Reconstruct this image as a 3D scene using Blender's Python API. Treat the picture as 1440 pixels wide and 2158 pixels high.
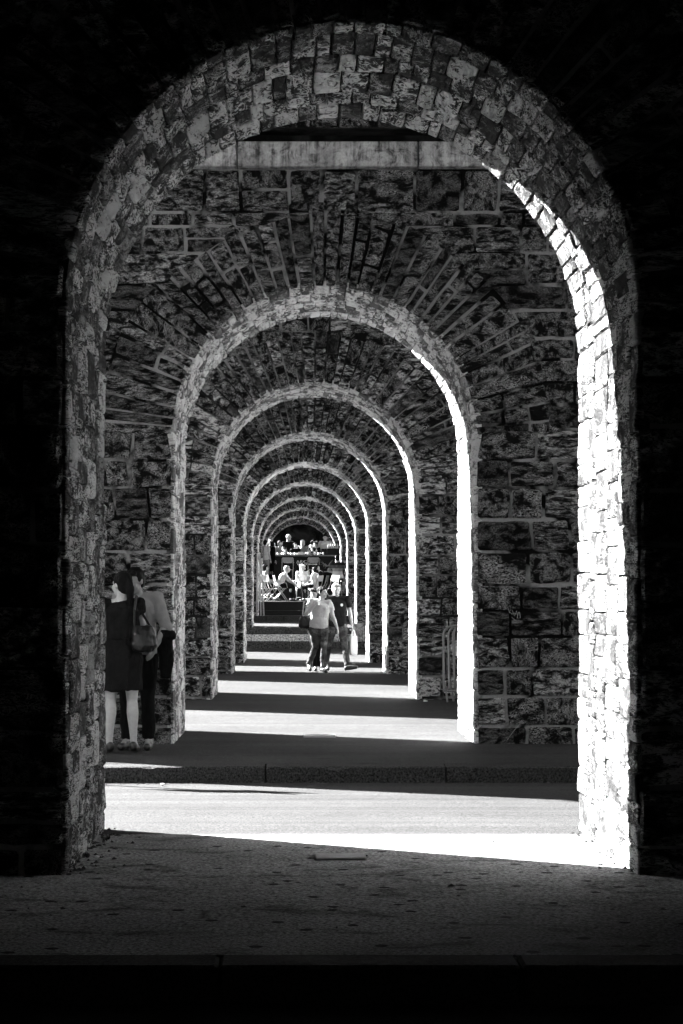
import bpy, bmesh, math, random
from math import pi, sin, cos, sqrt, atan2, radians
from mathutils import Vector, Matrix, noise, Quaternion

random.seed(11)
scene = bpy.context.scene
for o in list(bpy.data.objects):
    bpy.data.objects.remove(o)
COL = scene.collection

# ------------------------------------------------------------------ camera
F = 4150.0                     # focal length in photo pixels (1440 wide)
CAMZ = 1.5
VX, VY = 620.0, 1235.0         # vanishing point in photo pixels
cam = bpy.data.cameras.new('camera')
cam.sensor_fit = 'HORIZONTAL'
cam.sensor_width = 36.0
cam.lens = 36.0 * F / 1440.0
cam.shift_x = (720.0 - VX) / 1440.0
cam.shift_y = (VY - 1079.0) / 1440.0
cam.clip_start = 0.1
cam.clip_end = 3000.0
camo = bpy.data.objects.new('camera', cam)
camo.location = (0, 0, CAMZ)
camo.rotation_euler = (pi / 2, 0, 0)
COL.objects.link(camo)
scene.camera = camo

# ------------------------------------------------------------------ light
SUN_EL = radians(31.5)
SUN_AZ = radians(-58.0)        # clockwise from +Y: the sun stands far left
world = bpy.data.worlds.new('World')
scene.world = world
world.use_nodes = True
wn = world.node_tree.nodes
wl = world.node_tree.links
wn.clear()
sky = wn.new('ShaderNodeTexSky')
sky.sky_type = 'NISHITA'
sky.sun_disc = False
sky.sun_elevation = SUN_EL
sky.sun_rotation = SUN_AZ
bw = wn.new('ShaderNodeRGBToBW')
bg = wn.new('ShaderNodeBackground')
bg.inputs['Strength'].default_value = 0.05
wo = wn.new('ShaderNodeOutputWorld')
wl.new(sky.outputs['Color'], bw.inputs['Color'])      # black and white photograph
wl.new(bw.outputs['Val'], bg.inputs['Color'])
wl.new(bg.outputs['Background'], wo.inputs['Surface'])

sun = bpy.data.lights.new('sun', 'SUN')
sun.energy = 5.0
sun.angle = radians(0.5)
suno = bpy.data.objects.new('sun', sun)
sd = Vector((sin(SUN_AZ) * cos(SUN_EL), cos(SUN_AZ) * cos(SUN_EL), sin(SUN_EL)))
suno.rotation_euler = sd.to_track_quat('Z', 'Y').to_euler()
suno.location = (-20, 30, 30)
COL.objects.link(suno)

scene.view_settings.view_transform = 'Standard'
scene.view_settings.look = 'None'
scene.view_settings.exposure = 4.3
scene.view_settings.gamma = 1.0
scene.view_settings.use_curve_mapping = False
scene.render.engine = 'CYCLES'
scene.cycles.use_denoising = True
scene.cycles.max_bounces = 5
scene.cycles.diffuse_bounces = 4
scene.cycles.use_light_tree = False
scene.cycles.glossy_bounces = 3
scene.cycles.transmission_bounces = 4
scene.cycles.use_adaptive_sampling = True
scene.cycles.adaptive_threshold = 0.04
scene.cycles.caustics_reflective = False
scene.cycles.caustics_refractive = False

# ------------------------------------------------------------------ helpers
def at(px, py, Y):
    return Vector(((px - VX) * Y / F, Y, CAMZ - (py - VY) * Y / F))

def mesh_obj(name, verts, faces, mat, parent=None, smooth=False, loc=None):
    me = bpy.data.meshes.new(name)
    me.from_pydata([tuple(v) for v in verts], [], faces)
    if smooth:
        me.polygons.foreach_set('use_smooth', [True] * len(me.polygons))
    if mat is not None:
        me.materials.append(mat)
    me.update()
    ob = bpy.data.objects.new(name, me)
    COL.objects.link(ob)
    if parent is not None:
        ob.parent = parent
    if loc is not None:
        ob.location = loc
    return ob

def empty(name, loc=(0, 0, 0), rz=0.0):
    e = bpy.data.objects.new(name, None)
    e.empty_display_size = 0.2
    e.location = loc
    e.rotation_euler = (0, 0, rz)
    COL.objects.link(e)
    return e

def tag(o, label, cat, group=None):
    o['label'] = label
    o['category'] = cat
    if group:
        o['group'] = group
    return o

def struct(o):
    o['kind'] = 'structure'
    return o

class MB:
    """collects shapes for one mesh"""
    def __init__(self):
        self.v = []
        self.f = []
    def add(self, verts, faces):
        b = len(self.v)
        self.v.extend(verts)
        self.f.extend([tuple(i + b for i in q) for q in faces])
    def box(self, x0, x1, y0, y1, z0, z1, bev=0.0, M=None):
        if bev <= 0:
            vs = [Vector((x, y, z)) for z in (z0, z1) for y in (y0, y1) for x in (x0, x1)]
            fs = [(0, 2, 3, 1), (4, 5, 7, 6), (0, 1, 5, 4), (2, 6, 7, 3), (0, 4, 6, 2), (1, 3, 7, 5)]
        else:
            bm = bmesh.new()
            bmesh.ops.create_cube(bm, size=1.0)
            for v in bm.verts:
                v.co = Vector(((x0 + x1) / 2 + v.co.x * (x1 - x0), (y0 + y1) / 2 + v.co.y * (y1 - y0), (z0 + z1) / 2 + v.co.z * (z1 - z0)))
            bmesh.ops.bevel(bm, geom=bm.edges[:], offset=bev, segments=1, affect='EDGES')
            bm.verts.index_update()
            vs = [v.co.copy() for v in bm.verts]
            fs = [tuple(v.index for v in f.verts) for f in bm.faces]
            bm.free()
        if M is not None:
            vs = [M @ v for v in vs]
        self.add(vs, fs)
        return self
    def tube(self, pts, r, n=8, closed=False, caps=True):
        pts = [Vector(p) for p in pts]
        m = len(pts)
        rs = r if isinstance(r, (list, tuple)) else [r] * m
        vs = []
        ref = None
        for i, p in enumerate(pts):
            if closed:
                t = (pts[(i + 1) % m] - pts[i - 1]).normalized()
            else:
                t = (pts[min(i + 1, m - 1)] - pts[max(i - 1, 0)]).normalized()
            if ref is None:
                a = Vector((0, 0, 1)) if abs(t.z) < 0.9 else Vector((1, 0, 0))
                ref = t.cross(a).normalized()
            ref = (ref - t * ref.dot(t)).normalized()
            b = t.cross(ref)
            for k in range(n):
                an = 2 * pi * k / n
                vs.append(p + (ref * cos(an) + b * sin(an)) * rs[i])
        fs = []
        for i in range(m if closed else m - 1):
            j = (i + 1) % m
            for k in range(n):
                l = (k + 1) % n
                fs.append((i * n + k, i * n + l, j * n + l, j * n + k))
        if caps and not closed:
            fs.append(tuple(reversed(range(n))))
            fs.append(tuple((m - 1) * n + k for k in range(n)))
        self.add(vs, fs)
        return self
    def lathe(self, prof, c=(0, 0, 0), n=12):
        c = Vector(c)
        vs = []
        for r, z in prof:
            for k in range(n):
                a = 2 * pi * k / n
                vs.append(c + Vector((r * cos(a), r * sin(a), z)))
        fs = []
        for i in range(len(prof) - 1):
            for k in range(n):
                l = (k + 1) % n
                fs.append((i * n + k, i * n + l, (i + 1) * n + l, (i + 1) * n + k))
        fs.append(tuple(reversed(range(n))))
        fs.append(tuple((len(prof) - 1) * n + k for k in range(n)))
        self.add(vs, fs)
        return self
    def build(self, name, mat, parent=None, smooth=False, loc=None):
        return mesh_obj(name, self.v, self.f, mat, parent, smooth, loc)

# ------------------------------------------------------------------ materials
class NT:
    def __init__(self, name):
        self.m = bpy.data.materials.new(name)
        self.m.use_nodes = True
        self.t = self.m.node_tree
        self.t.nodes.clear()
        self.out = self.n('ShaderNodeOutputMaterial')
        self.b = self.n('ShaderNodeBsdfPrincipled')
        self.l(self.b.outputs[0], self.out.inputs[0])
    def n(self, typ, **kw):
        nd = self.t.nodes.new(typ)
        for k, v in kw.items():
            setattr(nd, k, v)
        return nd
    def l(self, a, b):
        self.t.links.new(a, b)
    def sock(self, node, key, val):
        s = node.inputs[key]
        if hasattr(val, 'is_linked') or isinstance(val, bpy.types.NodeSocket):
            self.l(val, s)
        else:
            s.default_value = val
    def math(self, op, a, b=None, c=None, clamp=False):
        nd = self.n('ShaderNodeMath', operation=op, use_clamp=clamp)
        self.sock(nd, 0, a)
        if b is not None:
            self.sock(nd, 1, b)
        if c is not None:
            self.sock(nd, 2, c)
        return nd.outputs[0]
    def vmath(self, op, a, b):
        nd = self.n('ShaderNodeVectorMath', operation=op)
        self.sock(nd, 0, a)
        self.sock(nd, 1, b)
        return nd.outputs[0]
    def noise(self, vec, scale, detail=6, rough=0.6, dist=0.0):
        nd = self.n('ShaderNodeTexNoise')
        self.l(vec, nd.inputs['Vector'])
        nd.inputs['Scale'].default_value = scale
        nd.inputs['Detail'].default_value = detail
        nd.inputs['Roughness'].default_value = rough
        nd.inputs['Distortion'].default_value = dist
        return nd.outputs['Fac']
    def ramp(self, fac, stops, interp='LINEAR'):
        nd = self.n('ShaderNodeValToRGB')
        nd.color_ramp.interpolation = interp
        el = nd.color_ramp.elements
        while len(el) > 1:
            el.remove(el[-1])
        for i, (p, v) in enumerate(stops):
            e = el[0] if i == 0 else el.new(p)
            e.position = p
            e.color = (v, v, v, 1)
        self.l(fac, nd.inputs['Fac'])
        return nd.outputs['Color']
    def scalev(self, vec, s):
        return self.vmath('MULTIPLY', vec, s)
    def mix(self, fac, a, b):
        nd = self.n('ShaderNodeMix', data_type='FLOAT')
        self.sock(nd, 0, fac)
        self.sock(nd, 2, a)
        self.sock(nd, 3, b)
        return nd.outputs[0]
    def done(self, val, rough=0.85, spec=0.3, bumps=()):
        cmb = self.n('ShaderNodeCombineColor')
        for i in range(3):
            self.sock(cmb, i, val)
        self.l(cmb.outputs[0], self.b.inputs['Base Color'])
        self.sock(self.b, 'Roughness', rough)
        self.b.inputs['Specular IOR Level'].default_value = spec
        nrm = None
        for h, strength, dist in bumps:
            bn = self.n('ShaderNodeBump')
            bn.inputs['Strength'].default_value = strength
            bn.inputs['Distance'].default_value = dist
            self.l(h, bn.inputs['Height'])
            if nrm is not None:
                self.l(nrm, bn.inputs['Normal'])
            nrm = bn.outputs['Normal']
        if nrm is not None:
            self.l(nrm, self.b.inputs['Normal'])
        return self.m

def plain(name, v, rough=0.7, spec=0.3, metal=0.0, var=0.25, scale=30, bump=0.2):
    t = NT(name)
    co = t.n('ShaderNodeTexCoord').outputs['Object']
    a = t.noise(co, scale, 4, 0.6)
    val = t.math('MULTIPLY', t.math('MULTIPLY_ADD', a, 2 * var, 1 - var), v)
    m = t.done(val, rough, spec, ((a, bump, 0.01),) if bump else ())
    t.b.inputs['Metallic'].default_value = metal
    return m

def stone_material(name, shift=0.0, floor=0.004, gain=1.0, bumpk=1.0, fine=34.0, detail=4, spread=0.15, stretch=1.0, big=6.5, wf=0.55, flat=0.72, thread=0.40, con=1.0):
    """rough split stone: dark weathered crust broken by torn pale filaments and spalled patches"""
    t = NT(name)
    tc = t.n('ShaderNodeTexCoord').outputs['Object']
    oi = t.n('ShaderNodeObjectInfo')
    ge = t.n('ShaderNodeNewGeometry')
    rnd = t.math('FRACT', t.math('ADD', oi.outputs['Random'], t.math('MULTIPLY', ge.outputs['Random Per Island'], 7.13)))
    rnd2 = t.math('FRACT', t.math('MULTIPLY', rnd, 17.7))
    off = t.n('ShaderNodeCombineXYZ')
    t.sock(off, 0, t.math('MULTIPLY', rnd, 37.0))
    t.sock(off, 1, t.math('MULTIPLY', rnd2, 23.0))
    t.sock(off, 2, t.math('MULTIPLY', rnd, 51.0))
    gr = t.n('ShaderNodeCombineXYZ')                       # bedding: some stones layered flat, some on edge
    t.sock(gr, 0, t.math('MULTIPLY_ADD', rnd, -0.75, 1.15))
    t.sock(gr, 1, stretch)
    t.sock(gr, 2, t.math('MULTIPLY_ADD', rnd2, 1.5, 0.6))
    co = t.vmath('MULTIPLY', t.vmath('ADD', tc, off.outputs[0]), gr.outputs[0])
    a = t.noise(co, big, detail, 0.62, 0.5)
    b = t.noise(t.scalev(co, (1.0, 1.0, 1.5)), fine, 4, 0.72, 1.8)
    x = t.math('ADD', t.math('MULTIPLY', a, 1 - wf), t.math('MULTIPLY', b, wf))
    st = t.noise(tc, 0.9, 3, 0.55, 0.3)
    x = t.math('ADD', x, t.math('MULTIPLY_ADD', rnd2, spread, shift - spread * 0.5))
    x = t.math('ADD', x, t.math('MULTIPLY_ADD', st, 0.22, -0.11))
    val = t.ramp(x, [(0.545 + (p - 0.545) * con, v) for p, v in ((0.42, 0.005), (0.50, 0.016), (0.550, 0.08), (0.600, 0.32), (0.66, 0.66))])
    # torn bright threads along the ridges of the fine noise
    rid = t.math('ABSOLUTE', t.math('SUBTRACT', b, 0.52))
    fil = t.math('MULTIPLY', t.ramp(rid, ((0.0, thread), (0.050, 0.0))), t.ramp(a, ((0.42, 0.0), (0.58, 1.0))))
    val = t.math('ADD', val, fil)
    # smoother, evenly toned stones among the torn ones
    rnd3 = t.math('FRACT', t.math('MULTIPLY', rnd, 41.3))
    smooth_f = t.math('MULTIPLY', t.math('GREATER_THAN', rnd3, flat), 0.65)
    val = t.mix(smooth_f, val, t.math('MULTIPLY', t.math('MULTIPLY_ADD', a, 0.20, -0.04 + shift * 0.5), 0.9))
    val = t.math('MULTIPLY', val, gain)
    val = t.math('MAXIMUM', t.math('MINIMUM', val, 0.66), floor)
    return t.done(val, 0.85, 0.06, ((a, 0.8 * bumpk, 0.08), (b, 1.0 * bumpk, 0.03)))

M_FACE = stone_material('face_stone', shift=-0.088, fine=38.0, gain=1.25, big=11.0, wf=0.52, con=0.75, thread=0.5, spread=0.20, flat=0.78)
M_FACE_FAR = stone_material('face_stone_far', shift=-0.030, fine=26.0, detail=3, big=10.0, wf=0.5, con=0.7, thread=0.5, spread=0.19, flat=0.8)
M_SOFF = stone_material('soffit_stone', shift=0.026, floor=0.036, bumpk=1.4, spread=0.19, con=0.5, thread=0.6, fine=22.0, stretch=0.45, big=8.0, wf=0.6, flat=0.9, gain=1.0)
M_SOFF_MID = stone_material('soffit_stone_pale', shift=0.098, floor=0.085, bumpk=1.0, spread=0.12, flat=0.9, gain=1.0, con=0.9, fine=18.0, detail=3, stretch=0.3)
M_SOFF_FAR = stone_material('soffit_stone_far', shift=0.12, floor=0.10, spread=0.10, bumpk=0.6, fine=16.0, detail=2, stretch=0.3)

def mortar_material(name, lo, hi, w0, w1):
    t = NT(name)
    tc = t.n('ShaderNodeTexCoord').outputs['Object']
    a = t.noise(tc, 1.3, 4, 0.6, 0.5)
    g = t.noise(tc, 60, 5, 0.7)
    f = t.ramp(a, ((w0, 0.0), (w1, 1.0)))
    val = t.math('MULTIPLY', t.mix(f, lo, hi), t.math('MULTIPLY_ADD', g, 0.9, 0.45))
    return t.done(val, 0.95, 0.04, ((g, 0.6, 0.012),))

M_MORT = mortar_material('mortar', 0.006, 0.30, 0.455, 0.53)
M_MORT_FAR = mortar_material('mortar_far', 0.02, 0.30, 0.45, 0.60)
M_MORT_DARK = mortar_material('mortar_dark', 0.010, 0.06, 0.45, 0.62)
M_MORT_REV = mortar_material('mortar_reveal', 0.016, 0.07, 0.40, 0.60)
M_WALL = mortar_material('shade_wall_masonry', 0.20, 0.34, 0.40, 0.60)  # for the added shade walls, toned for faint bounce on the nearest pier

def ground_material(name, v, speck=0.6, sc=190, blot=0.3, spots=0.0, bump=0.5, stain=0.0, bands=0.0, cracks=0.0):
    t = NT(name)
    tc = t.n('ShaderNodeTexCoord').outputs['Object']
    g = t.noise(tc, sc, 3, 0.75)
    a = t.noise(tc, 0.9, 6, 0.62, 0.4)
    m = t.noise(tc, 9.0, 5, 0.7)
    val = t.math('MULTIPLY', t.ramp(g, ((0.33, 1 - speck), (0.5, 1.0), (0.67, 1 + speck))), v)
    val = t.math('MULTIPLY', val, t.math('MULTIPLY_ADD', a, 2 * blot, 1 - blot))
    val = t.math('MULTIPLY', val, t.math('MULTIPLY_ADD', m, 0.5, 0.75))
    if spots:
        vo = t.n('ShaderNodeTexVoronoi', feature='F1', voronoi_dimensions='2D')
        vo.inputs['Scale'].default_value = 3.6
        vo.inputs['Randomness'].default_value = 1.0
        t.l(tc, vo.inputs['Vector'])
        wob = t.math('MULTIPLY_ADD', t.noise(tc, 14, 2, 0.5), 0.16, -0.08)
        dd = t.math('ADD', vo.outputs['Distance'], wob)
        keep = t.math('GREATER_THAN', t.math('FRACT', t.math('MULTIPLY', vo.outputs['Color'], 9.7)), 0.45)
        sp = t.math('MULTIPLY', t.ramp(dd, ((0.085, 1.0), (0.115, 0.0))), keep)
        val = t.math('MULTIPLY', val, t.math('MULTIPLY_ADD', sp, -spots, 1.0))
    if bands:
        w1 = t.noise(t.scalev(tc, (0.03, 1.0, 1)), 2.2, 4, 0.6)
        w2 = t.noise(t.scalev(tc, (0.5, 1.4, 1)), 3.0, 6, 0.7, 1.2)
        val = t.math('MULTIPLY', val, t.ramp(w1, ((0.35, 1 - bands), (0.65, 1 + bands))))
        val = t.math('MULTIPLY', val, t.ramp(w2, ((0.30, 0.55), (0.40, 1.0))))
    if cracks:
        wv = t.n('ShaderNodeTexVoronoi', feature='DISTANCE_TO_EDGE', voronoi_dimensions='2D')
        wv.inputs['Scale'].default_value = 0.75
        dn = t.n('ShaderNodeTexNoise')
        dn.inputs['Scale'].default_value = 3.5
        dn.inputs['Detail'].default_value = 5
        t.l(tc, dn.inputs['Vector'])
        t.l(t.vmath('ADD', tc, t.vmath('MULTIPLY', dn.outputs['Color'], (0.5, 0.5, 0.5))), wv.inputs['Vector'])
        ck = t.ramp(wv.outputs['Distance'], ((0.0, 1 - cracks), (0.006, 1 - cracks), (0.011, 1.0)))
        val = t.math('MULTIPLY', val, ck)
    if stain:
        s2 = t.noise(t.scalev(tc, (0.8, 1.3, 1)), 2.3, 6, 0.68, 0.9)
        val = t.math('MULTIPLY', val, t.ramp(s2, ((0.36, 1 - stain), (0.47, 1.0), (0.7, 1.1))))
    return t.done(val, 0.9, 0.08, ((g, bump, 0.006), (m, 0.25, 0.01)))

M_ROAD = ground_material('asphalt', 0.031, 0.95, 75, 0.25, bump=0.7, bands=0.3)
M_PAVE_NEAR = ground_material('worn_pavement', 0.23, 0.95, 55, 0.35, spots=0.9, bump=0.4, stain=0.6, cracks=0.22)
M_PAVE = ground_material('pavement_asphalt', 0.031, 0.95, 60, 0.45, spots=0.4, bump=0.6, bands=0.15)
M_GROUND = ground_material('outer_ground', 0.05, 0.3, 30, 0.2)
M_KERB = ground_material('granite_kerb', 0.030, 0.95, 60, 0.3, bump=0.8)
M_STEP = ground_material('granite_step_lit', 0.40, 0.95, 22, 0.25, bump=0.8)  # middle step only: paler tone stands in for light on its front
M_STEP_D = ground_material('granite_step_dark', 0.045, 0.95, 22, 0.25, bump=0.8)  # darker stone of the bottom and top steps
M_DECK = plain('dark_deck_timber', 0.014, 0.8, 0.08, var=0.4, scale=12)
M_IMPOST = None

def impost_material():
    t = NT('dressed_impost')
    tc = t.n('ShaderNodeTexCoord').outputs['Object']
    oi = t.n('ShaderNodeObjectInfo')
    a = t.noise(tc, 3.0, 6, 0.65, 0.5)
    run = t.noise(t.scalev(tc, (9.0, 1, 0.9)), 1.6, 5, 0.7)
    g = t.noise(tc, 45, 5, 0.75)
    val = t.ramp(a, ((0.3, 0.16), (0.55, 0.34), (0.8, 0.50)))
    val = t.math('MULTIPLY', val, t.ramp(t.math('ADD', t.math('MULTIPLY', run, 0.5), t.math('MULTIPLY', t.noise(tc, 7.0, 6, 0.7, 1.5), 0.5)), ((0.40, 0.15), (0.54, 1.0))))
    val = t.math('MULTIPLY', val, t.math('MULTIPLY_ADD', g, 1.1, 0.45))
    val = t.math('MULTIPLY', val, t.math('MULTIPLY_ADD', oi.outputs['Random'], 0.4, 1.0))
    val = t.math('MINIMUM', val, 0.75)
    return t.done(val, 0.9, 0.06, ((g, 0.5, 0.01), (a, 0.4, 0.02)))
M_IMPOST = impost_material()

# ------------------------------------------------------------------ the viaduct
XC = 0.30                       # centre line of the arches
HW = 1.5                        # half width of an opening
ZS = 2.955                       # springing height
PER = 9.16
THK = 2.12
XL, XR = -5.9, 6.5              # ends of the piers
ZI = 5.62                       # underside of the impost band
def PY(i):
    return 10.29 + PER * (i - 1)

def n3(x, y, z, s):
    return noise.noise(Vector((x * s, y * s, z * s)))

def stone_piece(quad, mapf, proud, rough, gap, nx, ny, seed, round_=0.25):
    """one stone: a pillowed, uneven patch standing proud of the mortar, edges sunk into it"""
    p00, p10, p11, p01 = [Vector((q[0], q[1])) for q in quad]
    lu = max(((p10 - p00).length + (p11 - p01).length) / 2, 1e-3)
    lv = max(((p01 - p00).length + (p11 - p10).length) / 2, 1e-3)
    gu, gv = min(gap / lu, 0.3), min(gap / lv, 0.3)
    def params(n, g):
        e = 0.5 / n * 0.55
        r = [0.0] + [e + (1 - 2 * e) * k / (n - 2) for k in range(n - 1)] + [1.0] if n > 2 else [k / n for k in range(n + 1)]
        return [g + (1 - 2 * g) * q for q in r], r
    su, ru = params(nx, gu)
    sv, rv = params(ny, gv)
    verts = []
    idx = {}
    jit = gap * 0.9
    cxy = (p00 + p10 + p11 + p01) / 4
    for j in range(ny + 1):
        for i in range(nx + 1):
            s, t = su[i], sv[j]
            p = (p00 * (1 - s) + p10 * s) * (1 - t) + (p01 * (1 - s) + p11 * s) * t
            eu = i in (0, nx)
            ev = j in (0, ny)
            d = proud
            if eu and ev:
                p = p.lerp(cxy, min(0.02 + round_ * 0.12, 0.12))
            if eu or ev:
                d = proud * 0.35
            w = Vector((p.x * 9 + seed, p.y * 9, seed * 0.37))
            p = p + Vector((noise.noise(w), noise.noise(w + Vector((5, 3, 1))))) * (jit if (eu or ev) else jit * 0.5)
            w2 = Vector((p.x * 11 + seed * 1.7, p.y * 11, seed))
            d += (noise.noise(w2) + 0.5 * noise.noise(w2 * 2.3)) * rough * (0.45 if (eu or ev) else 1.0)
            idx[(i, j)] = len(verts)
            verts.append(mapf(p.x, p.y, d))
    faces = []
    for j in range(ny):
        for i in range(nx):
            faces.append((idx[(i, j)], idx[(i + 1, j)], idx[(i + 1, j + 1)], idx[(i, j + 1)]))
    # skirt down into the mortar
    ring = [(i, 0) for i in range(nx)] + [(nx, j) for j in range(ny)] + [(i, ny) for i in range(nx, 0, -1)] + [(0, j) for j in range(ny, 0, -1)]
    base = len(verts)
    for (i, j) in ring:
        s, t = su[i], sv[j]
        p = (p00 * (1 - s) + p10 * s) * (1 - t) + (p01 * (1 - s) + p11 * s) * t
        verts.append(mapf(p.x, p.y, -0.06))
    m = len(ring)
    for k in range(m):
        a, b = idx[ring[k]], idx[ring[(k + 1) % m]]
        faces.append((b, a, base + k, base + (k + 1) % m))
    return verts, faces

def face_map(u, v, d):          # near face of a pier: u = x, v = z, outwards is -y
    return (u, -d, v)

def soffit_map(s, v, d, r=HW):  # s runs up the left jamb, round the arch and down the right jamb; v = depth
    if s < ZS:
        return (-r + d, v, s)
    s2 = s - ZS
    L = pi * r
    if s2 < L:
        a = pi - s2 / r
        rr = r - d
        return (rr * cos(a), v, ZS + rr * sin(a))
    return (r - d, v, ZS - (s2 - L))

def pier_core(i, mat, zb=-1.2):
    """solid body of the pier with the arched opening, mortar surface"""
    r = HW + 0.035
    pts = [(-r, zb), (-r, ZS)]
    N = 40
    for k in range(1, N):
        a = pi - pi * k / N
        pts.append((r * cos(a), ZS + r * sin(a)))
    pts += [(r, ZS), (r, zb)]
    xl, xr = XL - XC, XR - XC
    outer = [(xl, zb), (xl, ZI)]
    for k in range(1, N):
        outer.append((xl + (xr - xl) * k / N, ZI))
    outer += [(xr, ZI), (xr, zb)]
    y0, y1 = 0.012, THK
    v = []
    n = len(pts)
    for y in (y0, y1):
        v += [(p[0], y, p[1]) for p in pts]
        v += [(p[0], y, p[1]) for p in outer]
    f = []
    for k in range(n - 1):
        f.append((n + k, n + k + 1, k + 1, k))                             # near face
        b = 2 * n
        f.append((b + k, b + k + 1, b + n + k + 1, b + n + k))              # far face
        f.append((k, k + 1, b + k + 1, b + k))                             # reveal
        f.append((n + k + 1, n + k, b + n + k, b + n + k + 1))              # outside
    return v, f, [1 if k % 4 == 2 else 0 for k in range(len(f))]

def ring_radius(seed, a):
    return HW + (0.74 if seed == 2 else 0.60 + 0.17 * ((seed * 0.618) % 1.0)) + 0.10 * noise.noise(Vector((a * 2.1, seed * 3.1, 0.5)))

def face_layout(seed, x0, x1, zb, ztop, rng, ch=(0.2, 0.33), wd=(0.24, 0.56)):
    """coursed squared rubble round the arch ring: list of quads"""
    quads = []
    z = zb
    row = 0
    while z < ztop - 0.05:
        h = rng.uniform(0.25, 0.33) if z < ZS - 0.3 else rng.uniform(*ch)
        if ztop - (z + h) < 0.14:
            h = ztop - z
        ztr = ZS + ring_radius(seed, pi / 2)
        if z < ztr - 0.02 < z + h:
            h = max(ztr - z, 0.08)
        za, zt = z, z + h
        def edge(zz, side):
            if zz <= ZS:
                return side * HW
            dz = zz - ZS
            R = HW + 0.7
            for _ in range(3):
                if R <= dz:
                    return None
                x = sqrt(R * R - dz * dz)
                R = ring_radius(seed, atan2(dz, side * x))
            if R <= dz:
                return None
            return side * sqrt(R * R - dz * dz)
        spans = []
        eLa, eLt = edge(za, -1), edge(zt, -1)
        eRa, eRt = edge(za, 1), edge(zt, 1)
        # the courses just above the springing step out to the ring
        if za < ZS < zt:
            eLt, eRt = -HW - 0.05, HW + 0.05
        if eLa is None and eLt is None:
            spans.append((x0, x0, x1, x1))
        else:
            if eLa is None: eLa = -0.06
            if eRa is None: eRa = 0.06
            if eLt is None: eLt = -0.06
            if eRt is None: eRt = 0.06
            spans.append((x0, x0, eLa, eLt))
            spans.append((eRa, eRt, x1, x1))
        for (la, lt, ra, rt) in spans:
            Lr = min(ra, rt) - max(la, lt)
            if min(ra, rt) <= max(la, lt) + 0.05:
                continue
            u = max(la, lt)
            cuts = []
            while True:
                u += rng.uniform(*wd)
                if u > min(ra, rt) - 0.17:
                    break
                cuts.append(u)
            bl = [(la, lt)] + [(c + rng.uniform(-.02, .02), c + rng.uniform(-.02, .02)) for c in cuts] + [(ra, rt)]
            for k in range(len(bl) - 1):
                q = [(bl[k][0], za), (bl[k + 1][0], za), (bl[k + 1][1], zt), (bl[k][1], zt)]
                wdt = bl[k + 1][0] - bl[k][0]
                if h > 0.25 and wdt < 0.5 and rng.random() < 0.10:          # two thin stones in one course
                    zm = za + h * rng.uniform(0.4, 0.6)
                    m0 = ((bl[k][0] + bl[k][1]) / 2, zm)
                    m1 = ((bl[k + 1][0] + bl[k + 1][1]) / 2, zm)
                    quads.append([q[0], q[1], m1, m0])
                    quads.append([m0, m1, q[2], q[3]])
                else:
                    quads.append(q)
        z = zt
        row += 1
    return quads

def voussoir_layout(seed, rng, w=(0.095, 0.18)):
    quads = []
    a = 0.02
    end = pi - 0.02
    while a < end - 0.03:
        da = rng.uniform(*w) / (HW + 0.3)
        if end - (a + da) < 0.05:
            da = end - a
        b = a + da
        ex = rng.uniform(-0.03, 0.17)
        Ro_a, Ro_b = ring_radius(seed, a) + ex, ring_radius(seed, b) + ex + rng.uniform(-.02, .02)
        def P(r, t):
            return (r * cos(t), ZS + r * sin(t))
        cuts = [0.0, 1.0]
        q = rng.random()
        if q < 0.36:
            cuts = [0.0, rng.uniform(0.35, 0.68), 1.0]
        elif q < 0.44:
            cuts = [0.0, rng.uniform(0.25, 0.38), rng.uniform(0.6, 0.75), 1.0]
        for k in range(len(cuts) - 1):
            r0a = HW + (Ro_a - HW) * cuts[k]
            r1a = HW + (Ro_a - HW) * cuts[k + 1]
            r0b = HW + (Ro_b - HW) * cuts[k]
            r1b = HW + (Ro_b - HW) * cuts[k + 1]
            # order: along the ring from left to right so that the patch faces the camera
            quads.append([P(r0b, b), P(r0a, a), P(r1a, a), P(r1b, b)])
        a = b
    return quads

def soffit_layout(rng, arc=(0.07, 0.17), jamb=(0.12, 0.30), ncol=6, s0=-0.45):
    """columns of stones side by side through the depth of the arch, each broken on its own"""
    quads = []
    L = 2 * ZS + pi * HW
    wid = [rng.uniform(0.7, 1.4) for _ in range(ncol)]
    tot = sum(wid)
    base = [0.0]
    for w in wid:
        base.append(base[-1] + w / tot * THK)
    sd = rng.uniform(0, 50)
    def bound(k, s):
        if k in (0, ncol):
            return base[k]
        return base[k] + 0.11 * noise.noise(Vector((s * 1.3, k * 7.7, sd))) + 0.05 * noise.noise(Vector((s * 5.0, k * 3.3, sd)))
    for k in range(ncol):
        s = s0
        while s < L - s0 - 0.02:
            inarc = ZS - 0.05 < s < ZS + pi * HW
            h = rng.uniform(*(arc if inarc else jamb))
            if s < ZS < s + h or s < ZS + pi * HW < s + h:
                lim = ZS if s < ZS else ZS + pi * HW
                h = lim - s if lim - s > 0.08 else h
            e = min(s + h, L - s0)
            if L - s0 - e < 0.06:
                e = L - s0
            sl = rng.uniform(-0.03, 0.03)
            quads.append([(s, bound(k, s)), (e, bound(k, e)), (e, bound(k + 1, e)), (s, bound(k + 1, s))])
            s = e
    return quads

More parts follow.
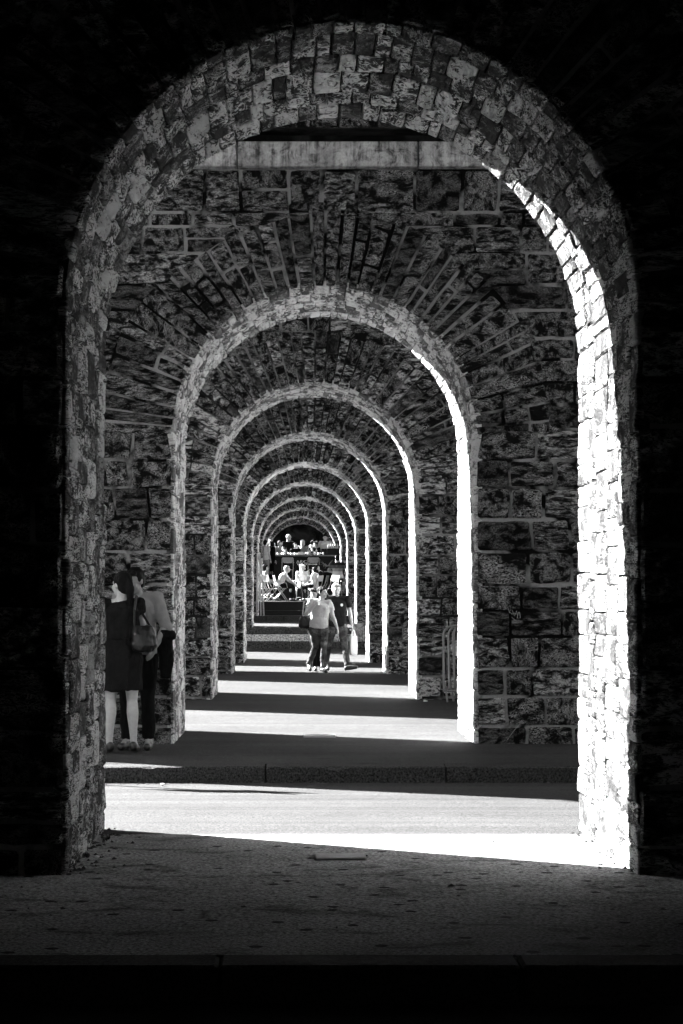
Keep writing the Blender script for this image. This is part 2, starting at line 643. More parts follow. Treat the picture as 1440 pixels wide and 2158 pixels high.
def emit(quads, mapf, name, mat, root, rng, proud, rough, gap, grid, limit, near_key):
    """stones one by one up to the limit, those that show largest first; the rest as one part of kind stuff"""
    order = sorted(range(len(quads)), key=lambda k: near_key(quads[k]))
    rest = MB()
    for rank, k in enumerate(order):
        q = quads[k]
        lu = max(abs(q[1][0] - q[0][0]), abs(q[2][0] - q[3][0]))
        pr = proud * rng.uniform(0.5, 1.5)
        g = gap * rng.uniform(0.6, 1.4)
        v, f = stone_piece(q, mapf, pr, rough, g, grid[0], grid[1], rng.uniform(0, 200))
        if rank < limit:
            mesh_obj(name, v, f, mat, root, smooth=False)
        else:
            rest.add(v, f)
    if rest.v:
        o = rest.build(name + '_remainder' if limit else name, mat, root)
        o['kind'] = 'stuff'

PIER_LABELS = {
    1: 'nearest dark stone pier whose big arch frames the whole view',
    2: 'second stone pier, with the pale impost band and the couple standing at its left',
    3: 'third stone pier, with tubular barriers leaning against its right side',
    4: 'fourth stone pier, just behind the walking couple',
    5: 'fifth stone pier from the front, arch standing before the granite steps',
    6: 'sixth stone pier from the front, arch at the foot of the granite steps',
    7: 'seventh stone pier from the front, arch above the edge of the terrace',
    8: 'eighth stone pier from the front, just before the bar counter',
    9: 'ninth stone pier from the front, thin pale arch behind the bar',
    10: 'tenth and last stone pier, its arch filled with darkness behind the bar',
}

for i in range(1, 11):
    rng = random.Random(100 + i)
    root = tag(empty('viaduct_pier', (XC, PY(i), 0)), PIER_LABELS[i], 'pier', 'piers of the stone viaduct')
    far = i >= 3
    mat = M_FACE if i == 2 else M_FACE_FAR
    mort = M_MORT_FAR if far else M_MORT
    v, f, mi = pier_core(i, mort)
    co = mesh_obj('core', v, f, mort, root)
    co.data.materials.append(M_MORT_REV)
    co.data.polygons.foreach_set('material_index', mi)
    # what the openings in front let the eye see, with a margin for a step aside
    reach = {1: 2.5, 2: 3.1, 3: 2.6, 4: 2.35, 5: 2.3}.get(i, 2.2)
    fq = face_layout(i, -reach, reach, -0.45, ZI, rng)
    if i >= 4:
        fq = [q for q in fq if q[0][1] < 5.4]
    grid = (6, 5) if i <= 2 else ((5, 4) if i <= 4 else (3, 3))
    key = lambda q: abs((q[0][0] + q[2][0]) / 2) + 0.25 * max(0, (q[0][1] + q[2][1]) / 2 - 3)
    emit(fq, face_map, 'stone', mat, root, rng, 0.024, 0.024 if i < 6 else 0.012, 0.015, grid, 290, key)
    vq = voussoir_layout(i, rng)
    emit(vq, face_map, 'voussoir', mat, root, rng, 0.026, 0.014, 0.014 if i == 2 else 0.012, (3, 5) if i <= 4 else (2, 3), 290, key)
    if i <= 4:
        sq = soffit_layout(rng)
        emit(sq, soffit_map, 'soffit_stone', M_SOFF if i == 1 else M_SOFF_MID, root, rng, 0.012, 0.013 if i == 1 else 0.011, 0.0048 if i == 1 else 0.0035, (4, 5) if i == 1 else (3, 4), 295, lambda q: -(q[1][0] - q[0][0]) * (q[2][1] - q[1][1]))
    else:
        sq = soffit_layout(rng, (0.16, 0.26), (0.22, 0.34), 3)
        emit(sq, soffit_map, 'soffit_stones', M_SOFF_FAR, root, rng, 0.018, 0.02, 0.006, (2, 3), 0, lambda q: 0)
    # recessed neck above the wall and the dressed impost band
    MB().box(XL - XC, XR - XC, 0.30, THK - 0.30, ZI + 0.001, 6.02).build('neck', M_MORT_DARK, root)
    if i in (1, 2, 3):
        x = XL - XC
        joints = []
        while x < XR - XC - 0.4:
            joints.append(x)
            x += rng.uniform(1.5, 2.1)
        if i == 2:
            joints = [XL - XC, -4.6, -2.9, -0.86, 0.92, 2.7, 4.3]
        joints.append(XR - XC)
        for k in range(len(joints) - 1):
            MB().box(joints[k] + 0.006, joints[k + 1] - 0.006, -0.11, THK + 0.11, ZI + 0.004, 5.87, bev=0.008).build('impost_block', M_IMPOST, root)
    else:
        MB().box(XL - XC, XR - XC, -0.11, THK + 0.11, ZI + 0.004, 5.87, bev=0.008).build('impost_block', M_IMPOST, root)

# the big vaults that carry the deck from pier to pier
def vault(i, ya, yb, label, stones=False):
    root = tag(empty('vault', (XC, ya, 0)), label, 'vault', 'vaults between the piers')
    R = (yb - ya) / 2
    H = min(R, 3.6)
    N = 28
    prof = []
    for k in range(N + 1):
        a = pi - pi * k / N
        prof.append((R + R * cos(a), 6.02 + H * sin(a)))
    prof = [(-THK / 2, 6.02)] + prof + [(2 * R + THK / 2, 6.02)]
    ztop = 10.6
    v = []
    f = []
    n = len(prof)
    for x in (XL - XC, XR - XC):
        v += [(x, p[0], p[1]) for p in prof]
        v += [(x, p[0], ztop) for p in prof]
    for k in range(n - 1):
        f.append((k, k + 1, 2 * n + k + 1, 2 * n + k))
        f.append((n + k + 1, n + k, 3 * n + k, 3 * n + k + 1))
        f.append((k + 1, k, n + k, n + k + 1))
        f.append((2 * n + k, 2 * n + k + 1, 3 * n + k + 1, 3 * n + k))
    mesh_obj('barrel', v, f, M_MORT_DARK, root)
    if stones:
        rng = random.Random(77)
        def vm(u, s, d):
            a = s / R
            rr = R - d
            return (u, R + rr * cos(a), 6.02 + (H / R) * rr * sin(a))
        s = 0.0
        while s < 0.9:
            h = rng.uniform(0.14, 0.2)
            x = -2.6
            while x < 2.6:
                w = rng.uniform(0.16, 0.42)
                vv, ff = stone_piece([(x, s), (x + w, s), (x + w, s + h), (x, s + h)], vm, rng.uniform(0.02, 0.05), 0.02, 0.010, 4, 4, rng.uniform(0, 99))
                mesh_obj('vault_stone', vv, ff, M_FACE_FAR, root)
                x += w
            s += h

vault(0, -1.4, PY(1), 'shadowy vault over the nearest bay, above the picture')
VL = ['vault over the road, a strip of its stones showing above the pale impost', 'vault over the pavement bay behind the second pier',
      'vault over the bay behind the third pier', 'vault over the bay behind the fourth pier', 'vault over the bay before the granite steps',
      'vault over the granite steps', 'vault over the lower terrace with the seated guests', 'vault over the bar counter', 'vault over the dark bay behind the bar']
for i in range(1, 10):
    vault(i, PY(i) + THK, PY(i + 1), VL[i - 1], stones=(i == 1))

# unseen walls added beside and behind the camera keep the nearest bay dark
def wall(name, x0, x1, y0, y1, z1, label, mat=M_WALL):
    o = MB().box(x0, x1, y0, y1, -1.2, z1).build(name, mat)
    tag(o, label, 'wall')
wall('bay_shade_wall', XL, XL + 0.6, -1.4, PY(1) - 0.012, 9.0, 'unseen wall added at the left to keep the nearest bay dark')
wall('bay_shade_wall', XR - 0.6, XR, -1.4, PY(1) - 0.012, 9.0, 'unseen wall added at the right to keep the nearest bay dark')
wall('rear_shade_wall', XL, XR, -2.4, -1.401, 10.6, 'unseen wall added behind the camera to keep the nearest bay dark')
# behind the last arch: black wall put in for the dark interior
wall('dark_backing', XL, XR, PY(10) + THK - 0.7, PY(10) + THK - 0.4, 5.0, 'black wall standing in for the darkness in the last arch behind the bar', M_MORT_DARK)

# ------------------------------------------------------------------ the ground
def sheet(name, prof, x0, x1, mat, thick=0.3):
    """profile (y, z) drawn out along x"""
    n = len(prof)
    v, f = [], []
    for x in (x0, x1):
        v += [(x, p[0], p[1]) for p in prof]
    for k in range(n - 1):
        f.append((k, n + k, n + k + 1, k + 1))
    v += [(x0, prof[0][0], prof[0][1] - thick), (x1, prof[0][0], prof[0][1] - thick), (x0, prof[-1][0], prof[-1][1] - thick), (x1, prof[-1][0], prof[-1][1] - thick)]
    b = 2 * n
    f.append((0, b, b + 1, n))
    f.append((n - 1, 2 * n - 1, b + 3, b + 2))
    return struct(mesh_obj(name, v, f, mat))

struct(mesh_obj('ground', [(-700, -700, -0.62), (700, -700, -0.62), (700, 700, -0.62), (-700, 700, -0.62)], [(0, 1, 2, 3)], M_GROUND))
GX = 45
sheet('near_road', [(-1.4, -0.16), (7.75, -0.15)], -GX, GX, M_ROAD)
sheet('near_pavement', [(8.0, 0.0), (10.3, -0.01), (12.05, -0.02)], -GX, GX, M_PAVE_NEAR)
sheet('road', [(12.05, -0.026), (13.5, -0.05), (16.36, -0.137)], -GX, GX, M_ROAD)
PAVE = [(16.62, 0.0), (19.45, -0.06), (24.0, -0.11), (28.6, -0.15), (37.8, -0.19), (46.9, -0.33), (54.2, -0.27)]
pave = sheet('pavement', PAVE, -GX, GX, M_PAVE)
def gz(y):
    for k in range(len(PAVE) - 1):
        if PAVE[k][0] <= y <= PAVE[k + 1][0]:
            t = (y - PAVE[k][0]) / (PAVE[k + 1][0] - PAVE[k][0])
            return PAVE[k][1] * (1 - t) + PAVE[k + 1][1] * t
    return 0.0

V3 = Vector
def kerb_shape(L, D, H, seed, n=30):
    """rough split kerb stone with a chipped front arris"""
    vs, fs = [], []
    for i in range(n + 1):
        x = -L / 2 + L * i / n
        w = lambda k, f=9.0: noise.noise(V3((x * f + seed, k * 5.1, seed)))
        chip = max(0.0, w(1, 6.0) - 0.15) * 0.05 + 0.010 + 0.006 * w(2, 22)
        e = 0.004 if 0 < i < n else 0.012
        pr = [(D / 2, 0.004 * w(7, 4)), (-D / 2 + chip + .012, 0.004 * w(3, 5) - e * .4), (-D / 2 + .004 + .004 * w(4, 20), -chip + 0.003 * w(5)),
              (-D / 2 + 0.008 * w(6, 14), -.07), (-D / 2 + 0.008 * w(8, 11), -H)]
        vs += [V3((x, a, b)) for a, b in pr]
    m = 5
    for i in range(n):
        for k in range(m - 1):
            fs.append((i * m + k, i * m + k + 1, (i + 1) * m + k + 1, (i + 1) * m + k))
    fs.append(tuple(range(m)))
    fs.append(tuple(reversed(range(n * m, n * m + m))))
    return vs, fs
rng = random.Random(5)
x = -0.237 - 1.5 * 4
while x < 8:
    mb = MB()
    MK = Matrix.Translation((x + .75, 16.49, 0)) @ Matrix.Rotation(rng.uniform(-.008, .008), 4, 'Z') @ Matrix.Rotation(rng.uniform(-.005, .005), 4, 'Y')
    vs, fs = kerb_shape(1.488, .252, .4, rng.uniform(0, 99))
    mb.add([MK @ v + V3((0, rng.uniform(-.0, .0), 0)) for v in vs], fs)
    mb.build('kerb_stone', M_KERB, pave)
    x += 1.5
npv = bpy.data.objects['near_pavement']
x = -6.3
while x < 7:
    MB().box(x + 0.003, x + 1.197, 7.752, 7.996, -0.5, 0.004, bev=0.014).build('kerb_stone', M_KERB, npv)
    x += 1.2

# house rows added out of view on both sides to block low sky light
M_RENDER = plain('dark_house_render', 0.10, 0.9, 0.05, var=0.25, scale=1.5, bump=0.1)
M_ROOF = plain('slate_roof', 0.05, 0.8, 0.1, var=0.3, scale=6, bump=0.2)
M_PANE = plain('window_pane', 0.03, 0.15, 0.5, var=0.1, bump=0)
def sky_blocking_house(x0, x1, y0, y1, h, face, label):
    root = tag(empty('sky_blocking_house', ((x0 + x1) / 2, (y0 + y1) / 2, -.62)), label, 'building', 'unseen houses added to block the low sky')
    cx, cy = (x0 + x1) / 2, (y0 + y1) / 2
    MB().box(x0 - cx, x1 - cx, y0 - cy, y1 - cy, 0, h).build('wall', M_RENDER, root)
    a, b = x0 - cx - .4, x1 - cx + .4
    c, d = y0 - cy - .1, y1 - cy + .1
    mesh_obj('roof', [(a, c, h), (b, c, h), (b, d, h), (a, d, h), (0, c, h + 3.2), (0, d, h + 3.2)], [(0, 1, 4), (2, 3, 5), (0, 4, 5, 3), (1, 2, 5, 4), (3, 2, 1, 0)], M_ROOF, root)
    fx = (x1 if face > 0 else x0) - cx
    proto = None
    n = int((y1 - y0) // 3)
    for st in range(int(h // 3.4)):
        for k in range(n):
            yy = y0 - cy + (k + .5) * (y1 - y0) / n
            if proto is None:
                proto = MB().box(-.03, .03, -.55, .55, 0, 1.7, bev=.01).build('window', M_PANE, root)
                w = proto
            else:
                w = proto.copy()
                COL.objects.link(w)
            w.location = (fx, yy, 1.2 + st * 3.4)
y = -24.0
for k, (w, h) in enumerate([(22, 17), (19, 19), (24, 16), (21, 18), (26, 17)]):
    sky_blocking_house(16.5, 28.0, y, y + w - .02, h, -1, ['first', 'second', 'third', 'fourth', 'last'][k] + ' house of the unseen row added right of the viaduct to block sky light')
    y += w
y = -24.0
for k, (w, h) in enumerate([(26, 18), (24, 20), (28, 18), (25, 19), (27, 18)]):
    sky_blocking_house(-52.0, -40.0, y, y + w - .02, h, 1, ['first', 'second', 'third', 'fourth', 'last'][k] + ' house of the unseen row added left of the viaduct to block sky light')
    y += w

# granite steps in front of the sixth pier, the landing and the two timber terraces
def block(name, x0, x1, y0, y1, z0, z1, mat, parent=None, bev=0.012):
    return MB().box(x0, x1, y0, y1, z0, z1, bev=bev).build(name, mat, parent)

stairs = struct(empty('stairs', (0.3, 54.6, -0.25)))
stairs.location = (0, 0, 0)
for k, (y0, y1, zt) in enumerate([(54.60, 54.98, -0.04), (54.96, 55.34, 0.14), (55.32, 55.9, 0.32)]):
    xs = [-5.8 + 0.9 * (k % 2)]
    while xs[-1] < 6.2:
        xs.append(xs[-1] + 1.75 + 0.3 * ((k * 7 + len(xs) * 3) % 4) / 4)
    for a, b in zip(xs[:-1], xs[1:]):
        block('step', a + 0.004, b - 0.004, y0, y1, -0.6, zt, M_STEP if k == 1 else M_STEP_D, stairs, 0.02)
sheet('pavement_edge', [(54.2, -0.27), (54.62, -0.25)], -GX, GX, M_PAVE)
sheet('landing', [(55.88, 0.316), (64.98, 0.32)], -GX, GX, M_PAVE)
sheet('upper_landing', [(64.98, 0.51), (66.9, 0.515)], XL, XR, M_PAVE, thick=0.6)
block('cheek_block', 1.66, 1.96, 54.7, 56.0, -0.6, 0.44, M_IMPOST)
tag(bpy.data.objects['cheek_block'], 'low pale stone block at the right end of the granite steps', 'stone block')

deck = struct(empty('terrace_deck', (0, 0, 0)))
block('deck_step', -1.3, 1.9, 66.3, 66.9, 0.5, 0.67, M_DECK, deck, 0.006)
block('fascia', XL, XR, 66.9, 66.94, 0.4, 0.955, M_DECK, deck, 0.004)
y = 66.9
while y < 72.2:
    block('plank', XL, XR, y + 0.004, y + 0.196, 0.90, 0.97, M_DECK, deck, 0.004)
    y += 0.2
block('upper_fascia', XL, XR, 72.3, 72.34, 0.9, 1.645, M_DECK, deck, 0.004)
y = 72.3
while y < 82.0:
    block('plank', XL, XR, y + 0.004, y + 0.196, 1.60, 1.66, M_DECK, deck, 0.004)
    y += 0.2
MB().box(XL, XR, 82.1, 95.0, 1.0, 1.655).build('rear_floor', M_DECK, deck)

# ------------------------------------------------------------------ people
def skin_mat(name, v):
    return plain(name, v, 0.55, 0.3, var=0.22, scale=28, bump=0.2)
SKIN = skin_mat('skin', 0.36)
SKIN2 = skin_mat('skin_tan', 0.20)
HAIR = plain('dark_hair', 0.005, 0.6, 0.06, var=0.7, scale=70, bump=0.6)
HAIR_L = plain('fair_hair', 0.42, 0.5, 0.5, var=0.5, scale=60, bump=0.6)
HAIR_G = plain('grey_hair', 0.20, 0.5, 0.5, var=0.6, scale=60, bump=0.6)
EYE = plain('eye', 0.02, 0.2, 0.6, bump=0)
LIP = plain('lips', 0.14, 0.5, 0.4, bump=0)

def cloth(name, v, var=0.2, scale=25, bump=0.4):
    t = NT(name)
    co = t.n('ShaderNodeTexCoord').outputs['Object']
    a = t.noise(co, scale, 4, 0.6)
    w = t.noise(t.scalev(co, (1, 1, 0.35)), 9.0, 3, 0.55, 0.8)
    f = t.noise(co, 240, 2, 0.5)
    val = t.math('MULTIPLY', t.math('MULTIPLY_ADD', a, 2 * var, 1 - var), v)
    val = t.math('MULTIPLY', val, t.math('MULTIPLY_ADD', f, 0.5, 0.75))
    return t.done(val, 0.95, 0.04, ((w, bump, 0.05), (f, 0.25, 0.004)))
C_GREY = cloth('grey_jersey', 0.40)
C_NAVY = cloth('dark_jersey', 0.012)
C_BLACK = cloth('black_cloth', 0.006)
C_DRESS = cloth('charcoal_dress_cloth', 0.009, 0.7, 18, 1.0)
C_SHIRT = cloth('pale_shirt_cloth', 0.20)
C_WHITE = cloth('white_cloth', 0.40, 0.25)
C_MID = cloth('mid_grey_cloth', 0.16)
def denim():
    t = NT('denim')
    co = t.n('ShaderNodeTexCoord').outputs['Object']
    a = t.noise(co, 6.0, 4, 0.6, 0.4)
    f = t.noise(co, 200, 2, 0.6)
    w = t.noise(t.scalev(co, (1, 1, 1.6)), 11.0, 3, 0.6, 1.0)
    val = t.math('MULTIPLY', t.ramp(a, ((0.35, 0.016), (0.55, 0.07), (0.72, 0.17))), t.math('MULTIPLY_ADD', f, 0.8, 0.6))
    return t.done(val, 0.95, 0.04, ((w, 0.6, 0.05), (f, 0.3, 0.004)))
C_DENIM = denim()
def stripes():
    t = NT('striped_knit')
    co = t.n('ShaderNodeTexCoord').outputs['Object']
    sp = t.n('ShaderNodeSeparateXYZ')
    t.l(co, sp.inputs[0])
    v = t.ramp(t.math('MULTIPLY_ADD', sp.outputs['Z'], 1.25, -0.95), ((0.0, 0.62), (0.22, 0.42), (0.36, 0.20), (0.50, 0.06), (0.64, 0.012)), 'CONSTANT')
    f = t.noise(co, 120, 2, 0.6)
    return t.done(t.math('MULTIPLY', v, t.math('MULTIPLY_ADD', f, 0.6, 0.7)), 0.95, 0.1, ((f, 0.4, 0.006),))
C_STRIPE = stripes()
LEATHER = plain('black_leather', 0.010, 0.35, 0.25, var=0.4, scale=20, bump=0.5)
SHOE = plain('dark_shoe_leather', 0.012, 0.4, 0.5, bump=0.1)
SHOE_L = plain('pale_shoe', 0.35, 0.6, 0.3, bump=0.1)

I3 = Matrix.Identity(3)
TMP = bpy.data.scenes.new('workshop')
class Shape(MB):
    def ell(self, c, r, R=I3, nu=14, nv=9):
        c = Vector(c)
        vs, fs = [], []
        for j in range(nv + 1):
            ph = pi * j / nv
            for k in range(nu):
                a = 2 * pi * k / nu
                q = Vector((sin(ph) * cos(a) * r[0], sin(ph) * sin(a) * r[1], cos(ph) * r[2]))
                vs.append(c + R @ q)
        for j in range(nv):
            for k in range(nu):
                l = (k + 1) % nu
                fs.append((j * nu + k, (j + 1) * nu + k, (j + 1) * nu + l, j * nu + l))
        self.add(vs, fs)
        return self
    def cap(self, p1, r1, p2, r2, n=12):
        p1, p2 = Vector(p1), Vector(p2)
        d = p2 - p1
        if d.length < 1e-5:
            return self.ell(p1, (r1, r1, r1))
        u = d.normalized()
        pts, rs = [], []
        for k in range(4):
            a = pi / 2 * k / 4
            pts.append(p1 - u * r1 * cos(a)); rs.append(max(r1 * sin(a), 0.001))
        pts.append(p1); rs.append(r1)
        pts.append(p2); rs.append(r2)
        for k in range(3, -1, -1):
            a = pi / 2 * k / 4
            pts.append(p2 + u * r2 * cos(a)); rs.append(max(r2 * sin(a), 0.001))
        return self.tube(pts, rs, n)
    def flat(self, p1, r1, p2, r2, n=14):
        return self.tube([p1, p2], [r1, r2], n)
    def loft(self, rings, R=I3, n=20):
        """rings: (centre, rx, ry); flat ends"""
        vs, fs = [], []
        for c, rx, ry in rings:
            c = Vector(c)
            for k in range(n):
                a = 2 * pi * k / n
                vs.append(c + R @ Vector((rx * cos(a), ry * sin(a), 0)))
        m = len(rings)
        for i in range(m - 1):
            for k in range(n):
                l = (k + 1) % n
                fs.append((i * n + k, i * n + l, (i + 1) * n + l, (i + 1) * n + k))
        fs.append(tuple(reversed(range(n))))
        fs.append(tuple((m - 1) * n + k for k in range(n)))
        self.add(vs, fs)
        return self
    def fused(self, name, mat, parent, voxel=0.012, smooth=4, folds=0.0, fs=9.0):
        """one continuous surface out of the overlapping shapes"""
        me = bpy.data.meshes.new('raw')
        me.from_pydata([tuple(v) for v in self.v], [], self.f)
        bm = bmesh.new()
        bm.from_mesh(me)
        bmesh.ops.recalc_face_normals(bm, faces=bm.faces[:])
        bm.to_mesh(me)
        bm.free()
        ob = bpy.data.objects.new('raw', me)
        TMP.collection.objects.link(ob)
        md = ob.modifiers.new('r', 'REMESH')
        md.mode = 'VOXEL'
        md.voxel_size = voxel
        if smooth:
            sm = ob.modifiers.new('s', 'SMOOTH')
            sm.iterations = smooth
            sm.factor = 0.5
        TMP.view_layers[0].update()
        dg = TMP.view_layers[0].depsgraph
        out = bpy.data.meshes.new_from_object(ob.evaluated_get(dg))
        bpy.data.objects.remove(ob)
        bpy.data.meshes.remove(me)
        if folds:
            nr = [v.normal.copy() for v in out.vertices]
            for v, nn in zip(out.vertices, nr):
                w = Vector((v.co.x * fs, v.co.y * fs, v.co.z * fs * 0.8))
                v.co += nn * folds * (noise.noise(w) + 0.6 * noise.noise(w * 2.1 + Vector((3, 1, 7))))
        out.materials.clear()
        out.materials.append(mat)
        out.polygons.foreach_set('use_smooth', [True] * len(out.polygons))
        out.name = name
        o2 = bpy.data.objects.new(name, out)
        COL.objects.link(o2)
        if parent is not None:
            o2.parent = parent
        return o2

V = Vector
def J_stand(k=1.0, **ov):
    """joints of a standing figure facing -y; k = height / 1.70; L is the figure's own left (+x)"""
    j = dict(pelvis=V((0, 0, .95)), chest=V((0, 0, 1.27)), neck=V((0, .01, 1.44)), head=V((0, -.015, 1.575)),
             hipL=V((.09, 0, .92)), hipR=V((-.09, 0, .92)), kneeL=V((.10, -.02, .50)), kneeR=V((-.10, -.02, .50)),
             ankL=V((.10, .02, .09)), ankR=V((-.10, .02, .09)), toeL=V((.12, -.15, .035)), toeR=V((-.12, -.15, .035)),
             shL=V((.175, 0, 1.395)), shR=V((-.175, 0, 1.395)), elL=V((.225, .03, 1.12)), elR=V((-.225, .03, 1.12)),
             wrL=V((.235, -.05, .88)), wrR=V((-.235, -.05, .88)))
    for a, b in ov.items():
        j[a] = V(b)
    return {a: b * k for a, b in j.items()}

def J_sit(k=1.0, seat=0.46, **ov):
    j = dict(pelvis=V((0, 0, seat + .09)), chest=V((0, .0, seat + .40)), neck=V((0, -.01, seat + .57)), head=V((0, -.04, seat + .705)),
             hipL=V((.09, -.02, seat + .08)), hipR=V((-.09, -.02, seat + .08)), kneeL=V((.12, -.44, seat + .05)), kneeR=V((-.12, -.44, seat + .05)),
             ankL=V((.12, -.42, .09)), ankR=V((-.12, -.42, .09)), toeL=V((.13, -.58, .035)), toeR=V((-.13, -.58, .035)),
             shL=V((.17, 0, seat + .53)), shR=V((-.17, 0, seat + .53)), elL=V((.23, -.08, seat + .27)), elR=V((-.23, -.08, seat + .27)),
             wrL=V((.13, -.28, seat + .18)), wrR=V((-.13, -.28, seat + .18)))
    for a, b in ov.items():
        j[a] = V(b)
    return {a: b * k for a, b in j.items()}

def frame(x, z):
    z = z.normalized()
    x = (x - z * x.dot(z)).normalized()
    y = z.cross(x)
    return Matrix((x, y, z)).transposed()

def hand(sh, wr, d, palm, k, curl=0.35, thumb=1):
    """palm and five separate fingers; d = along the hand, palm = where the palm faces"""
    d = d.normalized()
    palm = (palm - d * palm.dot(d)).normalized()
    w = d.cross(palm) * thumb
    R = Matrix((w, palm, d)).transposed()
    c = wr + d * .048 * k
    sh.ell(c, (.038 * k, .016 * k, .052 * k), R, 10, 7)
    for q, ln in ((-.030, .058), (-.010, .072), (.011, .078), (.031, .070)):
        p = wr + d * .088 * k + w * q * k
        d1 = (d * cos(curl) + palm * sin(curl))
        p1 = p + d1 * ln * .5 * k
        d2 = (d * cos(curl * 2.3) + palm * sin(curl * 2.3))
        p2 = p1 + d2 * ln * .5 * k
        sh.cap(p - d * .01, .0095 * k, p1, .0088 * k, 8)
        sh.cap(p1, .0088 * k, p2, .0075 * k, 8)
    p = wr + d * .025 * k + w * .030 * k
    p1 = p + (d * .75 + w * .55 + palm * .35).normalized() * .042 * k
    p2 = p1 + (d * .92 + w * .15 + palm * .40).normalized() * .032 * k
    sh.cap(p, .013 * k, p1, .0105 * k, 8)
    sh.cap(p1, .0105 * k, p2, .0085 * k, 8)

def figure(label, loc, rz, j, k=1.0, skin=SKIN, voxel=0.013, head_yaw=0.0, head_pitch=0.0, build=1.0, bust=0.0,
           hair=('short', HAIR), top=None, bottom=None, shoes=SHOE, curlL=0.35, curlR=0.35, palmL=None, palmR=None, dirL=None, dirR=None,
           group=None, face=True, feet=True):
    root = tag(empty('person', loc, rz), label, 'person', group)
    RT = frame(j['shL'] - j['shR'], j['neck'] - j['pelvis'])
    RP = frame(j['hipL'] - j['hipR'], RT @ V((0, 0, 1)))
    RH = Matrix.Rotation(head_yaw, 3, 'Z') @ Matrix.Rotation(head_pitch, 3, 'X')
    B = build
    waist = j['pelvis'].lerp(j['chest'], 0.5)
    hd = j['head']
    sh = Shape()
    sh.ell(j['pelvis'], (.155 * k * B, .11 * k * B, .12 * k), RP)
    sh.ell(waist, (.128 * k * B, .098 * k * B, .15 * k), RT)
    sh.ell(j['chest'], (.148 * k * B, .100 * k * B, .15 * k), RT)
    sh.cap(j['shL'], .052 * k, j['shR'], .052 * k)
    if bust:
        for s in (-1, 1):
            sh.ell(j['chest'] + RT @ V((s * .07 * k, -.085 * k, .02 * k)), (.06 * k, .05 * k * bust, .06 * k), RT)
    sh.cap(j['neck'] - V((0, 0, .04 * k)), .060 * k, hd + RH @ V((0, .015, -.05)) * k, .050 * k)
    # head with brow, nose, lips, chin and ears
    def H(x, y, z):
        return hd + RH @ V((x, y, z)) * k
    sh.ell(H(0, .012, .025), (.074 * k, .092 * k, .098 * k), RH)
    sh.ell(H(0, -.030, -.035), (.058 * k, .060 * k, .074 * k), RH)
    sh.ell(H(0, -.066, -.088), (.026 * k, .022 * k, .020 * k), RH)
    sh.cap(H(0, -.080, .018), .010 * k, H(0, -.106, -.022), .015 * k, 8)
    sh.cap(H(-.032, -.074, .026), .014 * k, H(.032, -.074, .026), .014 * k, 8)
    sh.cap(H(-.018, -.086, -.056), .010 * k, H(.018, -.086, -.056), .010 * k, 8)
    for s in (-1, 1):
        sh.ell(H(s * .077, .012, .0), (.012 * k, .022 * k, .034 * k), RH, 8, 6)
        sh.ell(H(s * .040, -.058, -.022), (.026 * k, .026 * k, .026 * k), RH, 8, 6)
    for S in ('L', 'R'):
        t = 1 if S == 'L' else -1
        sp, el, wr = j['sh' + S], j['el' + S], j['wr' + S]
        sh.ell(sp, (.06 * k, .06 * k, .06 * k))
        sh.cap(sp, .052 * k * B, el, .039 * k)
        mid = el.lerp(wr, .28)
        sh.cap(el, .040 * k, mid, .041 * k * B)
        sh.cap(mid, .041 * k * B, wr, .026 * k)
        dd = {'L': dirL, 'R': dirR}[S]
        pm = {'L': palmL, 'R': palmR}[S]
        dd = V(dd) if dd else (wr - el).normalized() * 0.8 + V((0, -.1, -.25))
        pm = V(pm) if pm else V((-t, .2, 0))
        hand(sh, wr, dd, pm, k, {'L': curlL, 'R': curlR}[S], 1 if S == 'L' else -1)
        hp, kn, an, to = j['hip' + S], j['knee' + S], j['ank' + S], j['toe' + S]
        th = hp.lerp(kn, .35)
        sh.cap(hp, .088 * k * B, th, .080 * k * B)
        sh.cap(th, .080 * k * B, kn, .052 * k)
        ca = kn.lerp(an, .30) + V((0, .022 * k, 0))
        sh.cap(kn, .050 * k, ca, .058 * k)
        sh.cap(ca, .058 * k, kn.lerp(an, .7) + V((0, .008 * k, 0)), .040 * k)
        sh.cap(kn.lerp(an, .7) + V((0, .008 * k, 0)), .040 * k, an, .031 * k)
        if feet:
            fd = (to - an)
            heel = an + V((0, .0, -.045 * k)) - V((fd.x, fd.y, 0)).normalized() * .025 * k
            sh.cap(an, .036 * k, heel, .034 * k)
            sh.cap(heel, .033 * k, to, .030 * k)
            sh.cap(an, .034 * k, to, .028 * k)
    body = sh.fused('body', skin, root, voxel, 3)
    # eyes and mouth
    if face:
        for s in (-1, 1):
            e = Shape()
            e.ell(H(s * .030, -.0835, .004), (.012 * k, .006 * k, .0065 * k), RH, 8, 6)
            e.build('eye', EYE, root, True)
            e = Shape()
            e.cap(H(s * .016, -.090, .026), .0045 * k, H(s * .045, -.078, .028), .004 * k, 6)
            e.build('eyebrow', hair[1], root, True)
        e = Shape()
        e.ell(H(0, -.097, -.056), (.021 * k, .006 * k, .006 * k), RH, 8, 6)
        e.build('mouth', LIP, root, True)
    # hair
    st, hm = hair[0], hair[1]
    hs = Shape()
    if st != 'cap':
        hs.ell(H(0, .030, .045), (.084 * k, .092 * k, .092 * k), RH)
        hs.ell(H(0, .055, .0), (.078 * k, .070 * k, .085 * k), RH)
        hs.cap(H(-.045, -.055, .085), .026 * k, H(.05, -.05, .088), .026 * k)
